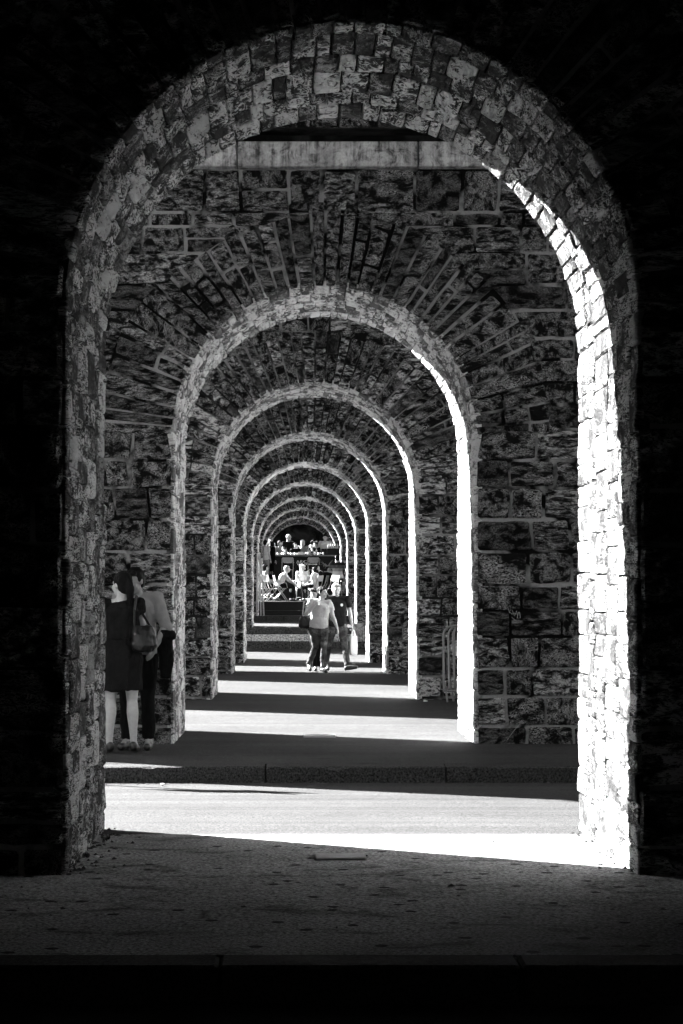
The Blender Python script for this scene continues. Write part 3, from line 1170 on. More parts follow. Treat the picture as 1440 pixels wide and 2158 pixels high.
    if st == 'short':
        for s in (-1, 1):
            hs.ell(H(s * .066, .0, .035), (.02 * k, .03 * k, .045 * k), RH)
    elif st == 'bob':
        for s in (-1, 1):
            hs.cap(H(s * .07, .01, .05), .028 * k, H(s * .075, .015, -.06), .026 * k)
        hs.ell(H(0, .06, -.05), (.075 * k, .05 * k, .08 * k), RH)
    elif st == 'ponytail':
        for s in (-1, 1):
            hs.ell(H(s * .066, .0, .035), (.02 * k, .03 * k, .05 * k), RH)
        hs.cap(H(0, .11, .04), .030 * k, H(.0, .135, -.03), .042 * k)
        hs.cap(H(0, .135, -.03), .042 * k, H(.0, .115, -.17), .026 * k)
    elif st == 'updo':
        for s in (-1, 1):
            hs.ell(H(s * .064, .0, .035), (.024 * k, .034 * k, .05 * k), RH)
        hs.ell(H(0, .105, .045), (.05 * k, .04 * k, .05 * k), RH)
    elif st == 'curls':
        rg = random.Random(3)
        for q in range(26):
            a = rg.uniform(0, 2 * pi)
            zz = rg.uniform(-.14, .10)
            if sin(a) < -.35 and zz < .05:
                continue
            hs.ell(H(cos(a) * .085, .025 + sin(a) * .09, zz), (.036 * k,) * 3, RH, 8, 6)
    elif st == 'cap':
        hs.ell(H(0, .035, .02), (.079 * k, .080 * k, .075 * k), RH)
    hs.fused('hair', hm, root, max(voxel * .85, .009), 2, 0.006, 30)
    if st == 'cap':
        cs = Shape()
        cs.ell(H(0, .012, .065), (.083 * k, .098 * k, .070 * k), RH)
        cs.loft([(H(0, -.10, .052), .06 * k, .055 * k), (H(0, -.10, .060), .06 * k, .055 * k)], RH)
        cs.fused('cap', C_WHITE, root, max(voxel * .85, .009), 1)
    # garments follow the body
    if top:
        kind, m = top[0], top[1]
        sl = {'tshirt': .58, 'polo': .55, 'tank': 0.0, 'long': 1.0, 'dress': .30, 'rolled': .9}[kind]
        ts = Shape()
        up = RT @ V((0, 0, 1))
        hem = j['pelvis'] - up * (.07 * k)
        e = .016 * k
        rings = [(hem, (.172 * k * B) + e, .125 * k * B + e), (j['pelvis'], .165 * k * B + e, .118 * k * B + e), (waist, .142 * k * B + e, .112 * k * B + e),
                 (j['chest'] - up * .03 * k, .155 * k * B + e, .118 * k * B + e), (j['chest'] + up * .07 * k, .150 * k * B + e, .112 * k * B + e),
                 (j['neck'] - up * .050 * k, .120 * k, .098 * k), (j['neck'] - up * .012 * k, .078 * k, .074 * k)]
        if kind == 'tank':
            rings = rings[:-2] + [(j['chest'] + up * .09 * k, .12 * k, .10 * k)]
        ts.loft(rings, RT)
        if bust:
            for s in (-1, 1):
                ts.ell(j['chest'] + RT @ V((s * .068 * k, -.090 * k, .015 * k)), (.072 * k, .055 * k * bust, .070 * k), RT)
        if sl > 0:
            ts.cap(j['shL'], .060 * k, j['shR'], .060 * k)
            for S in ('L', 'R'):
                sp, el, wr = j['sh' + S], j['el' + S], j['wr' + S]
                ts.ell(sp, (.070 * k,) * 3)
                if sl <= .6:
                    ts.flat(sp, .070 * k, sp.lerp(el, sl), .064 * k * B)
                else:
                    ts.flat(sp, .068 * k, el, .056 * k)
                    ts.ell(el, (.056 * k,) * 3)
                    ts.flat(el, .056 * k, el.lerp(wr, .95 if sl >= 1 else .15), .042 * k if sl >= 1 else .05 * k)
        else:
            for S in ('L', 'R'):
                a = j['chest'] + RT @ V(((1 if S == 'L' else -1) * .085 * k, -.07 * k, .06 * k))
                b = j['sh' + S].lerp(j['neck'], .45) + up * .02 * k
                cc = j['chest'] + RT @ V(((1 if S == 'L' else -1) * .085 * k, .085 * k, .06 * k))
                ts.cap(a, .022 * k, b, .022 * k)
                ts.cap(b, .022 * k, cc, .022 * k)
        if kind == 'dress':
            dz = hem - up * (.0)
            ts.loft([(j['pelvis'] + up * .05 * k, .150 * k * B + e, .115 * k * B + e), (hem, .185 * k * B + e, .135 * k * B + e),
                     (V((j['pelvis'].x, j['pelvis'].y, .74 * k)), .195 * k * B, .145 * k * B), (V((j['pelvis'].x, j['pelvis'].y, .59 * k)), .192 * k * B, .150 * k * B)], I3)
        tp = ts.fused('dress' if kind == 'dress' else 'top', m, root, voxel, 2, 0.016 if kind == 'dress' else 0.013, 8.0)
        if kind == 'dress':
            zw = waist.z - .03 * k
            MB().tube([V((waist.x + cos(a) * (.150 * B + .020) * k, waist.y + sin(a) * (.120 * B + .018) * k, zw + .004 * sin(3 * a))) for a in [2 * pi * q / 28 for q in range(28)]], .006 * k, 6, closed=True).build('waist_seam', m, tp, True)
        if kind == 'polo':
            cl = Shape()
            c0 = j['neck'] + up * .0 * k
            cl.tube([c0 + RT @ V((cos(a) * .072, sin(a) * .066 + .004, .012 + .02 * sin(a))) * k for a in [(-pi / 2 + .35) + (2 * pi - .7) * q / 14 for q in range(15)]], .016 * k, 8)
            cl.build('collar', m, tp, True)
    if bottom:
        kind, m = bottom
        bs = Shape()
        bs.ell(j['pelvis'] - V((0, 0, .01 * k)), (.168 * k * B, .125 * k * B, .125 * k), RP)
        for S in ('L', 'R'):
            hp, kn, an = j['hip' + S], j['knee' + S], j['ank' + S]
            ta = (hp - kn).normalized()
            bs.cap(hp, .100 * k * B, hp.lerp(kn, .35), .092 * k * B)
            if kind == 'skirt':
                bs.flat(hp.lerp(kn, .3), .098 * k * B, hp.lerp(kn, .85), .085 * k)
            else:
                bs.cap(hp.lerp(kn, .35), .092 * k * B, kn, .068 * k)
                end = kn.lerp(an, .97)
                bs.flat(kn, .068 * k, kn.lerp(an, .5), .064 * k)
                bs.flat(kn.lerp(an, .5), .064 * k, end, .060 * k)
        bs.fused('skirt' if kind == 'skirt' else 'trousers', m, root, voxel, 2, 0.008, 12)
    if shoes and feet:
        for S in ('L', 'R'):
            an, to = j['ank' + S], j['toe' + S]
            fd = V((to.x - an.x, to.y - an.y, 0)).normalized()
            dn = (to - an)
            heel = an + V((0, 0, -.045 * k)) - fd * .030 * k
            ss = Shape()
            ss.cap(heel, .040 * k, to, .038 * k)
            ss.cap(heel + V((0, 0, .02 * k)), .040 * k, heel.lerp(to, .55) + V((0, 0, .012 * k)), .040 * k)
            ss.fused('shoe', shoes, root, max(voxel * .85, .009), 2)
    return root

# --- the walking couple, between the third and fourth pier
WY = 39.0
WZ = gz(WY)
WX = at(673, 0, WY).x
jw = J_stand(1.0, pelvis=(-.01, 0, .94), chest=(.03, -.01, 1.26), neck=(.045, 0, 1.43), head=(.07, -.015, 1.575),
             shR=(-.155, .02, 1.40), shL=(.195, -.03, 1.37), elR=(-.265, -.06, 1.15), wrR=(-.09, -.15, 1.33), elL=(.275, .01, 1.10), wrL=(.355, -.06, .88),
             hipR=(-.10, 0, .90), hipL=(.085, 0, .90), kneeR=(-.075, .02, .50), ankR=(-.20, .28, .15), toeR=(-.18, .14, .05),
             kneeL=(.085, -.10, .50), ankL=(.085, -.16, .09), toeL=(.13, -.32, .035))
figure('woman in grey t-shirt and jeans walking, hand on her bag strap', (WX, WY, WZ), 0, jw, 1.0, SKIN, 0.0095, head_yaw=radians(48), bust=0.9, build=1.12,
       hair=('updo', HAIR), top=('tshirt', C_GREY), bottom=('trousers', C_DENIM), palmR=(0.3, .9, 0), dirR=(.55, -.1, .5), curlR=1.1, group='people walking through the arches')
jm = J_stand(1.03, pelvis=(0, 0, .95), head=(-.01, -.02, 1.585), shR=(-.20, 0, 1.42), shL=(.20, 0, 1.42), elR=(-.25, .04, 1.13), wrR=(-.20, -.10, .90), elL=(.26, .09, 1.13), wrL=(.30, .16, .90),
             kneeR=(-.16, .03, .51), ankR=(-.205, .30, .15), toeR=(-.17, .16, .05), kneeL=(.15, -.14, .53), ankL=(.20, -.34, .12), toeL=(.36, -.42, .11))
MX = at(710, 0, WY + .25).x
figure('man in dark polo shirt and jeans walking, white carrier bag in his hand', (MX, WY + .25, gz(WY + .25)), 0, jm, 1.03, SKIN, 0.0095, head_yaw=radians(12), head_pitch=radians(6), build=1.10,
       hair=('short', HAIR_G), top=('polo', C_NAVY), bottom=('trousers', C_DENIM), curlL=1.0, group='people walking through the arches')
jt = J_stand(.98, shR=(-.16, .0, 1.39), elR=(-.19, -.04, 1.12), wrR=(-.02, -.16, 1.0), elL=(.17, -.04, 1.12), wrL=(.02, -.16, .98), kneeL=(.13, -.02, .5), kneeR=(.0, -.02, .5), hipR=(-.05, 0, .92), ankL=(.15, .02, .09), ankR=(.03, .02, .09), toeL=(.16, -.14, .035), toeR=(.03, -.14, .035))
figure('person in black walking half hidden behind the woman in grey t-shirt', (at(662, 0, WY + .75).x, WY + .75, gz(WY + .75)), 0, jt, .98, SKIN2, 0.013, head_yaw=radians(-20),
       hair=('bob', HAIR), top=('long', C_BLACK), bottom=('trousers', C_BLACK), group='people walking through the arches')

# crest on the polo shirt
cr = MB()
cx = MX + .115
pr = at(725, 1265, WY + .25)
M_CREST = plain('crest_thread', 0.55, 0.8, 0.2, var=0.4, scale=200, bump=0)
rootm = [o for o in bpy.data.objects if o.get('label', '').startswith('man in dark polo')][0]
cr.lathe([(.001, .0), (.024, .0), (.030, .004), (.022, .008), (.001, .009)], (0, 0, 0), 10)
cro = cr.build('crest', M_CREST, rootm)
cro.location = (.095, -.152, 1.335)
cro.rotation_euler = (radians(82), 0, radians(18))

# carrier bag and shoulder bags: things of their own
def carrier_bag(loc, w, h, d, mat, label, rz=0.0):
    root = tag(empty('carrier_bag', loc, rz), label, 'bag')
    bm = MB()
    prof = [(-h, .80), (-h + .04, .98), (-h * .5, 1.0), (-.02, .94)]
    vs, fs = [], []
    n = 16
    for z, sc in prof:
        for q in range(n):
            a = 2 * pi * q / n
            ca, sa = cos(a), sin(a)
            r = (abs(ca) ** 6 + abs(sa) ** 6) ** (-1 / 6)
            wob = 1 + .05 * sin(a * 3 + z * 20)
            vs.append((ca * r * w / 2 * sc * wob, sa * r * d / 2 * sc * wob, z))
    for i in range(len(prof) - 1):
        for q in range(n):
            l = (q + 1) % n
            fs.append((i * n + q, i * n + l, (i + 1) * n + l, (i + 1) * n + q))
    fs.append(tuple(reversed(range(n))))
    bm.add([V(v) for v in vs], fs)
    bm.build('bag_body', mat, root)
    for s in (-1, 1):
        MB().tube([(-w * .25, s * d * .42, -.02), (-w * .16, s * d * .2, .07), (0, s * .01, .115), (w * .16, s * d * .2, .07), (w * .25, s * d * .42, -.02)], .006, 6).build('handle', mat, root)
    return root
M_BAGW = plain('white_bag_paper', 0.75, 0.7, 0.2, var=0.08, scale=8, bump=0.4)
hnd = V((MX, WY + .25, gz(WY + .25))) + V((.30, .16, .90)) * 1.03
carrier_bag((hnd.x + .03, hnd.y - .01, hnd.z - .20), .15, .40, .10, M_BAGW, 'white carrier bag hanging from the walking man\'s hand', 0.3)

def shoulder_bag(loc, rz, w, h, d, mat, label, strap_pts, name='shoulder_bag'):
    root = tag(empty(name, loc, rz), label, 'bag')
    sh = Shape()
    sh.loft([((0, 0, -h), w * .40, d * .5), ((0, 0, -h * .75), w * .52, d * .62), ((0, 0, -h * .35), w * .47, d * .5), ((0, 0, 0), w * .36, d * .2)])
    sh.fused('bag_body', mat, root, .010, 3, .010, 16)
    MB().tube(strap_pts, .012, 6).build('strap', mat, root)
    MB().tube([(-w * .3, -d * .05, -.012), (w * .3, -d * .05, -.012)], .008, 6).build('zip', plain('zip_metal', .4, .3, .5, .8), root)
    return root
wb = V((WX, WY, WZ))
shoulder_bag((WX - .255, WY + .04, WZ + 1.12), 0.35, .32, .26, .16, LEATHER, 'black bag hanging behind the walking woman\'s elbow',
             [(-.05, 0, -.02), (.0, -.06, .12), (.09, -.09, .24), (.12, -.02, .335), (.12, .06, .30), (.08, .06, .1), (.06, 0, -.02)])

# --- the couple standing in the shade by the second pier
AY = 18.0
AZ = gz(AY)
AX = at(256, 0, AY).x
ja = J_stand(.975, shL=(.165, -.01, 1.395), shR=(-.165, -.01, 1.395), elL=(.20, -.16, 1.16), wrL=(.10, -.34, 1.22), elR=(-.20, -.16, 1.16), wrR=(-.08, -.34, 1.25),
             ankL=(.115, .03, .10), ankR=(-.115, .0, .10), toeL=(.17, -.12, .035), toeR=(-.14, -.15, .035), kneeL=(.10, -.0, .50), kneeR=(-.10, -.01, .50), head=(.0, -.02, 1.575))
figure('woman in short charcoal dress seen from behind, standing at the pier', (AX, AY, AZ), pi + radians(6), ja, .975, SKIN, 0.0095, head_yaw=radians(38), build=1.04,
       hair=('ponytail', HAIR), top=('dress', C_DRESS), shoes=SHOE, group='couple standing by the second pier', face=True)
jb = J_stand(1.02, head=(-.02, -.06, 1.55), neck=(0, -.01, 1.44), elL=(.27, -.02, 1.13), wrL=(.20, -.16, .96), elR=(-.24, -.16, 1.16), wrR=(-.10, -.36, 1.12))
BX = at(290, 0, AY + .5).x
figure('man in pale shirt and dark trousers embracing the woman in the charcoal dress', (BX, AY + .52, gz(AY + .5)), radians(-8), jb, 1.02, SKIN2, 0.0105, head_yaw=radians(-25), head_pitch=radians(12), build=1.08,
       hair=('short', HAIR), top=('rolled', C_SHIRT), bottom=('trousers', C_BLACK), group='couple standing by the second pier')
shoulder_bag((AX + .205, AY - .06, AZ + 1.17), 0.25, .25, .24, .16, LEATHER, 'black leather handbag hanging from the standing woman\'s shoulder',
             [(-.08, 0, -.02), (-.085, -.02, .14), (-.06, .02, .27), (-.05, .08, .28), (.0, .09, .12), (.07, 0, -.02)], 'handbag')
jk = Shape()
jx = V((BX, AY + .52, gz(AY + .5)))
jk.loft([((.0, 0, -.38), .05, .035), ((.01, 0, -.2), .075, .05), ((-.01, 0, -.03), .07, .055), ((0, .02, .05), .05, .05)])
jk.cap((-.03, .02, .03), .045, (.06, -.03, .02), .05)
jko = jk.fused('jacket', C_BLACK, None, .011, 2, .012, 16)
jko.location = jx + V((.27, -.12, 1.06))
tag(jko, 'black jacket hanging over the forearm of the man in the pale shirt', 'jacket')

# ------------------------------------------------------------------ things on the pavement
M_GALV = plain('galvanised_tube', 0.17, 0.45, 0.4, 0.35, var=0.3, scale=40, bump=0.1)
def crowd_barrier(loc, rz, tilt, label):
    root = tag(empty('crowd_barrier', loc, rz), label, 'barrier', 'crowd barriers stacked at the third pier')
    root.rotation_euler = (tilt, 0, rz)
    W, H, r = 2.2, 1.09, 0.15
    pts = [(0.05, 0, .16), (0, 0, .22)]
    for k in range(6):
        a = pi - pi / 2 * k / 5
        pts.append((r + r * cos(a), 0, H - r + r * sin(a)))
    for k in range(6):
        a = pi / 2 - pi / 2 * k / 5
        pts.append((W - r + r * cos(a), 0, H - r + r * sin(a)))
    pts += [(W, 0, .22), (W - .05, 0, .16)]
    MB().tube([(0, 0, .16)] + pts[1:-1] + [(W, 0, .16)], .017, 10).build('frame', M_GALV, root, True)
    MB().tube([(0, 0, .17), (W, 0, .17)], .017, 8).build('bottom_rail', M_GALV, root, True)
    for k in range(13):
        x = .16 + k * (W - .32) / 12
        MB().tube([(x, 0, .17), (x, 0, H - .02)], .0065, 6).build('bar', M_GALV, root, True)
    for x in (.02, .55, W - .55, W - .02):
        MB().tube([(x, -.02, .20), (x + .0, -.10, .16), (x + .01, -.14, .012)], .015, 8).build('foot', M_GALV, root, True)
    MB().tube([(-.015, 0, .30), (-.05, 0, .29), (-.05, 0, .20), (-.02, 0, .19)], .009, 6).build('hook', M_GALV, root, True)
bl = ['frontmost of the tubular barriers stacked at the third pier', 'second tubular barrier in the stack at the third pier',
      'third tubular barrier in the stack at the third pier', 'rearmost tubular barrier in the stack, against the third pier']
for k in range(4):
    yy = 27.55 + k * .20
    crowd_barrier((2.10 + k * .095, yy, gz(yy) + .0), radians(2 + 3 * k), radians(-6 - 1.5 * k), bl[k])

M_PLATE = plain('worn_cover_plate', 0.30, 0.7, 0.2, var=0.4, scale=15, bump=0.5)
def cover_plate(p0, p1, y, d, z, label):
    o = MB().box(p0, p1, y - d / 2, y + d / 2, z - .02, z + .022, bev=.006).build('cover_plate', M_PLATE)
    tag(o, label, 'cover plate', 'cover plates in the pavement')
cover_plate(.115, .40, 10.95, .20, -.020, 'slightly raised cover plate in the nearest lit pavement')
cover_plate(.10, .43, 20.5, .18, gz(20.5), 'cover plate at the shadow edge under the second arch')

M_SCRAP = plain('scrap_paper', 0.6, 0.8, 0.1, bump=0)
def scrap(p, r, label, seed):
    rg = random.Random(seed)
    bm = bmesh.new()
    bmesh.ops.create_icosphere(bm, subdivisions=1, radius=r)
    for v in bm.verts:
        v.co = V((v.co.x * rg.uniform(.6, 1.4), v.co.y * rg.uniform(.6, 1.3), v.co.z * rg.uniform(.25, .7)))
    me = bpy.data.meshes.new('litter')
    bm.to_mesh(me)
    bm.free()
    me.materials.append(M_SCRAP)
    o = bpy.data.objects.new('litter', me)
    o.location = p
    COL.objects.link(o)
    tag(o, label, 'litter')
scrap((at(342, 0, 15.95).x, 15.95, -.105), .025, 'crumpled white paper on the road before the kerb', 1)
scrap((at(897, 0, 27.9).x, 27.9, gz(27.9) + .015), .035, 'crumpled white paper at the foot of the third pier', 2)
scrap((at(204, 0, 10.9).x, 10.9, .0), .018, 'small pale scrap at the foot of the nearest left jamb', 3)
def rubble(p, r, label, seed):
    rg = random.Random(seed)
    bm = bmesh.new()
    bmesh.ops.create_icosphere(bm, subdivisions=2, radius=r)
    for v in bm.verts:
        v.co *= 1 + .5 * noise.noise(v.co * 9 + V((seed, 0, 0)))
        v.co.z *= .7
    me = bpy.data.meshes.new('rubble_stone')
    bm.to_mesh(me)
    bm.free()
    me.materials.append(M_FACE)
    o = bpy.data.objects.new('rubble_stone', me)
    o.location = p
    COL.objects.link(o)
    tag(o, label, 'stone', 'loose stones at the left jamb')
# grit and dead leaves caught along the foot of the jambs and on the near pavement
gm = MB()
rg = random.Random(31)
for q in range(240):
    m_ = rg.random()
    if m_ < .35:
        gx, gy = -1.2 + abs(rg.gauss(0, .10)), rg.uniform(10.2, 12.3)
    elif m_ < .5:
        gx, gy = 1.8 - abs(rg.gauss(0, .08)), rg.uniform(10.2, 12.3)
    elif m_ < .88:
        gx, gy = rg.uniform(-1.6, 2.2), 16.34 - abs(rg.gauss(0, .12))
    else:
        gx, gy = rg.uniform(-1.7, 2.2), rg.uniform(8.2, 12.0)
    zz = (-.137 + (16.36 - gy) * .03) if gy > 13 else (-.018 if gy > 11 else -.006)
    r_ = rg.uniform(.006, .017)
    a_ = rg.uniform(0, pi)
    ca, sa = cos(a_), sin(a_)
    pts = [V((gx + ca * r_ * 1.6, gy + sa * r_ * 1.6, zz + .002)), V((gx - sa * r_, gy + ca * r_, zz + .002)), V((gx - ca * r_ * 1.5, gy - sa * r_ * 1.5, zz + .002)), V((gx + sa * r_, gy - ca * r_, zz + .002)), V((gx, gy, zz + rg.uniform(.006, .016)))]
    gm.add(pts, [(0, 1, 4), (1, 2, 4), (2, 3, 4), (3, 0, 4)])
go = gm.build('grit', plain('dead_leaf_grit', 0.05, 0.9, 0.05, var=0.6, scale=8, bump=0))
go['kind'] = 'stuff'
go['label'] = 'dark grit and leaf crumbs scattered on the near pavement and along the kerb'
rubble((at(224, 0, 11.8).x, 11.8, -.005), .028, 'loose stone at the back corner of the nearest left jamb', 4)
rubble((at(180, 0, 11.0).x, 11.0, -.005), .024, 'loose stone midway along the nearest left jamb', 5)

# a direction sign beside the road, out of the picture: its shadow lies on the asphalt
t_ = empty('road_sign', (-3.75, 17.45, 0))
tag(t_, 'road sign on a post beside the road, left of the picture', 'road sign')
MB().tube([(0, 0, 0), (0, 0, 2.62)], .03, 10).build('post', M_GALV, t_, True)
MB().box(-.48, .48, -.02, -.006, 2.02, 2.45, bev=.004, M=Matrix.Rotation(radians(-8), 4, 'Z')).build('sign_panel', M_GALV, t_)

# scratched lettering on the second pier
M_CHALK = plain('chalk_scratch', 0.32, 0.9, 0.02, bump=0)
p2 = [o for o in bpy.data.objects if o.get('label') == PIER_LABELS[2]][0]
def scratch(pix, r=.003):
    pts = []
    for x, y in pix:
        q = at(1000 + x / 5.395, 1180 + y / 5.395, PY(2) - .055)
        pts.append(q - V(p2.location))
    MB().tube(pts, r, 6).build('scratched_lettering', M_CHALK, p2)
scratch([(388, 562), (402, 605)]); scratch([(415, 570), (396, 588), (432, 618)])
scratch([(430, 572), (458, 640), (482, 578)]); scratch([(500, 592), (488, 664), (524, 660), (514, 594)])
scratch([(424, 652), (448, 672), (476, 690)], .0026)
scratch([(200, 1838), (260, 1880), (302, 1922)], .002); scratch([(372, 2052), (440, 1955), (545, 1838)], .002)

# ------------------------------------------------------------------ the terrace
M_POLE = plain('pale_timber_pole', 0.40, 0.7, 0.1, var=0.4, scale=18, bump=0.3)
for k, (xa, xb, za, lbl) in enumerate([(-1.38, -1.33, 2.45, 'leftmost folded pole leaning at the left of the seventh arch'),
                                      (-1.24, -1.215, 2.60, 'second folded pole leaning at the left of the seventh arch'),
                                      (-1.10, -1.135, 2.55, 'third folded pole leaning at the left of the seventh arch'),
                                      (-1.00, -1.085, 2.42, 'rightmost folded pole leaning at the left of the seventh arch')]):
    o = MB().tube([(xa, 64.99 - .0 + .10, .52), (xa * .5 + xb * .5, 65.15, 1.5), (xb, 65.2, za)], [.026, .024, .020], 8).build('folded_pole', M_POLE, None, True)
    tag(o, lbl, 'pole', 'folded poles at the seventh pier')

ZD, ZU = .97, 1.66
M_METAL = plain('pale_metal_tube', 0.25, 0.4, 0.4, 0.3, var=0.15, bump=0)
M_PAD = plain('grey_chair_panel', 0.24, 0.7, 0.15, var=0.35, scale=25, bump=0.2)
M_PADW = plain('white_chair_panel', 0.30, 0.7, 0.15, var=0.2, scale=25, bump=0.2)
M_BLACKP = plain('black_paint', 0.008, 0.8, 0.05, var=0.3, bump=0.1)

def folding_chair(loc, rz, label, pad=M_PAD, arms=False, k=1.0, group='folding chairs on the terrace'):
    """faces -y; crossed tube legs, seat panel and a rounded back panel"""
    root = tag(empty('folding_chair', loc, rz), label, 'chair', group)
    for s in (-1, 1):
        x = s * .21
        MB().tube([(x, -.24, .012), (x, .05, .42), (x, .16, .60), (x * .98, .22, .86), (x * .80, .235, .90)], .013, 8).build('front_leg', M_METAL, root, True)
        MB().tube([(x * .9, .26, .012), (x * .9, -.16, .45)], .012, 8).build('rear_leg', M_METAL, root, True)
        if arms:
            MB().tube([(x * 1.12, .20, .48), (x * 1.12, .17, .62), (x * 1.12, .10, .68), (x * 1.12, -.10, .68), (x * 1.12, -.18, .62), (x * 1.12, -.22, .46)], .013, 8).build('armrest', M_METAL, root, True)
    MB().tube([(-.19, .22, .12), (.19, .22, .12)], .010, 6).build('stretcher', M_METAL, root, True)
    MB().box(-.20, .20, -.20, .17, .435, .455, bev=.008).build('seat', pad, root)
    # back panel with rounded lower corners
    pr = [(-.17, .90), (.17, .90), (.185, .86), (.175, .73), (.14, .69), (-.14, .69), (-.175, .73), (-.185, .86)]
    vs = [V((x, .205 + (z - .7) * .14 - d, z)) for d in (.0, .022) for x, z in pr]
    n = len(pr)
    fs = [tuple(range(n)), tuple(reversed(range(n, 2 * n)))] + [(q, n + q, n + (q + 1) % n, (q + 1) % n) for q in range(n)]
    b = mesh_obj('back_panel', vs, fs, pad, root)
    return root

folding_chair((at(606, 0, 73.2).x, 73.2, ZU), pi + .05, 'grey folding chair before the bar, under the left end of its lettering')
folding_chair((at(661.5, 0, 73.2).x, 73.2, ZU), pi - .06, 'grey folding chair before the bar, under the right end of its lettering')
folding_chair((-.48, 68.35, ZD), pi / 2 + .15, 'metal armchair under the woman leaning forward in profile', arms=True)
folding_chair((.29, 70.05, ZD), 0.1, 'folding chair under the fair-haired woman in white', M_PADW)
folding_chair((.74, 69.3, ZD), -pi / 2 - .5, 'folding chair under the dark-haired guest with back turned', M_PADW)
folding_chair((-1.02, 68.1, ZD), .5, 'white folding chair left of the woman leaning forward', M_PADW)
folding_chair((-.80, 69.2, ZD), pi / 2 + .5, 'empty folding chair behind the woman leaning forward', M_PADW)
folding_chair((1.28, 68.8, ZD), -.9, 'folding chair turned aside near the right jamb of the seventh arch', M_PADW)

def cafe_table(loc, h, r, label, mat=M_PADW, name='cafe_table'):
    root = tag(empty(name, loc), label, 'table')
    MB().lathe([(r, h - .022), (r, h), (.0 + .01, h + .002)], (0, 0, 0), 24).build('table_top', mat, root)
    MB().tube([(0, 0, .03), (0, 0, h - .02)], .024, 10).build('pedestal', M_BLACKP, root, True)
    MB().lathe([(.22, .0), (.20, .02), (.03, .04)], (0, 0, 0), 20).build('foot', M_BLACKP, root)
    return root
cafe_table((.27, 69.0, ZD), .72, .33, 'small white round table between the seated guests')
cafe_table((-1.02, 70.4, ZD), .74, .34, 'small white round table at the far left of the lower terrace')
cafe_table((1.20, 71.2, ZD), 1.06, .30, 'tall round table carrying the spiky plant')

# stool and spiky plant
def stool(loc, label):
    root = tag(empty('bar_stool', loc), label, 'stool')
    MB().lathe([(.19, .72), (.20, .74), (.19, .765), (.02, .77)], (0, 0, 0), 20).build('seat', M_BLACKP, root)
    for k in range(4):
        a = pi / 4 + k * pi / 2
        MB().tube([(.13 * cos(a), .13 * sin(a), .72), (.23 * cos(a), .23 * sin(a), .0)], .013, 8).build('leg', M_METAL, root, True)
    MB().tube([(.19 * cos(2 * pi * q / 16), .19 * sin(2 * pi * q / 16), .28) for q in range(16)], .010, 6, closed=True).build('foot_ring', M_METAL, root, True)
stool((1.55, 70.1, ZD), 'tall stool under the guest in the striped knit')
M_LEAF = plain('plant_leaf', 0.16, 0.5, 0.3, var=0.4, scale=20, bump=0.1)
pl = tag(empty('potted_plant', (1.20, 71.2, ZD + 1.062)), 'spiky potted plant on the tall round table', 'plant')
MB().lathe([(.09, 0), (.12, .18), (.11, .18), (.10, .15), (.01, .15)], (0, 0, 0), 14).build('pot', M_BLACKP, pl)
rg = random.Random(8)
for q in range(34):
    a = rg.uniform(0, 2 * pi)
    ln = rg.uniform(.28, .48)
    up = rg.uniform(.15, 1.0)
    d = V((cos(a), sin(a), 0))
    side = V((-sin(a), cos(a), 0))
    vs, fs = [], []
    for i in range(5):
        t = i / 4
        p = d * (.02 + ln * t * (1.1 - .3 * up)) + V((0, 0, .15 + ln * (up * t * 1.2 - .75 * t * t * (1.1 - up * .6))))
        w = .022 * (1 - t) ** .7 + .002
        vs += [p - side * w, p + side * w + V((0, 0, .004)), p + V((0, 0, .012 * (1 - t)))]
        if i:
            b = 3 * i
            fs += [(b - 3, b - 1, b + 2, b), (b - 1, b - 2, b + 1, b + 2), (b - 2, b - 3, b, b + 1)]
    mesh_obj('leaf', vs, fs, M_LEAF, pl, True)

# the bar with its lettering
BY = 77.6
bar = tag(empty('bar_counter', (.5, BY, ZU)), 'black bar counter with pale lettering on its front', 'bar')
def bl_(x0, x1, y0, y1, z0, z1, name, mat=M_BLACKP, bev=.006):
    return MB().box(x0 - .5, x1 - .5, y0 - BY, y1 - BY, z0 - ZU, z1 - ZU, bev=bev).build(name, mat, bar)
bl_(-.78, 1.62, BY, BY + .55, ZU, 2.67, 'front_panel')
bl_(-.84, 1.64, BY - .06, BY + .62, 2.672, 2.72, 'worktop', plain('dark_worktop', .05, .5, .2, var=.3))
bl_(1.30, 1.80, BY + .05, BY + .50, 2.722, 2.98, 'raised_shelf')
def lettering(txt, px0, px1, py, size_h, mat, name):
    cu = bpy.data.curves.new(name, 'FONT')
    cu.body = txt
    cu.extrude = .004
    cu.space_character = 1.12
    tmp = bpy.data.objects.new(name, cu)
    COL.objects.link(tmp)
    dg = bpy.context.evaluated_depsgraph_get()
    me = bpy.data.meshes.new_from_object(tmp.evaluated_get(dg))
    bpy.data.objects.remove(tmp)
    xs = [v.co.x for v in me.vertices]
    ys = [v.co.y for v in me.vertices]
    A, Bq = at(px0, py, BY), at(px1, py, BY)
    sx = (Bq.x - A.x) / (max(xs) - min(xs))
    sy = size_h / (max(ys) - min(ys))
    for v in me.vertices:
        v.co = V(((v.co.x - min(xs)) * sx + A.x - .5, -.008 - v.co.z, (v.co.y - min(ys)) * sy + A.z - ZU))
    me.materials.clear()
    me.materials.append(mat)
    o = bpy.data.objects.new(name, me)
    o.parent = bar
    COL.objects.link(o)
M_LET = plain('sign_letter_paint', 0.30, 0.7, 0.1, bump=0)
M_LETW = plain('sign_letter_white', 0.75, 0.7, 0.1, bump=0)
lettering('LES ARCHES', 604, 667, 1187, .118, M_LET, 'sign_lettering')
lettering('BAR-TERRASSE', 627, 669, 1190.5, .05, M_LETW, 'sign_lettering')

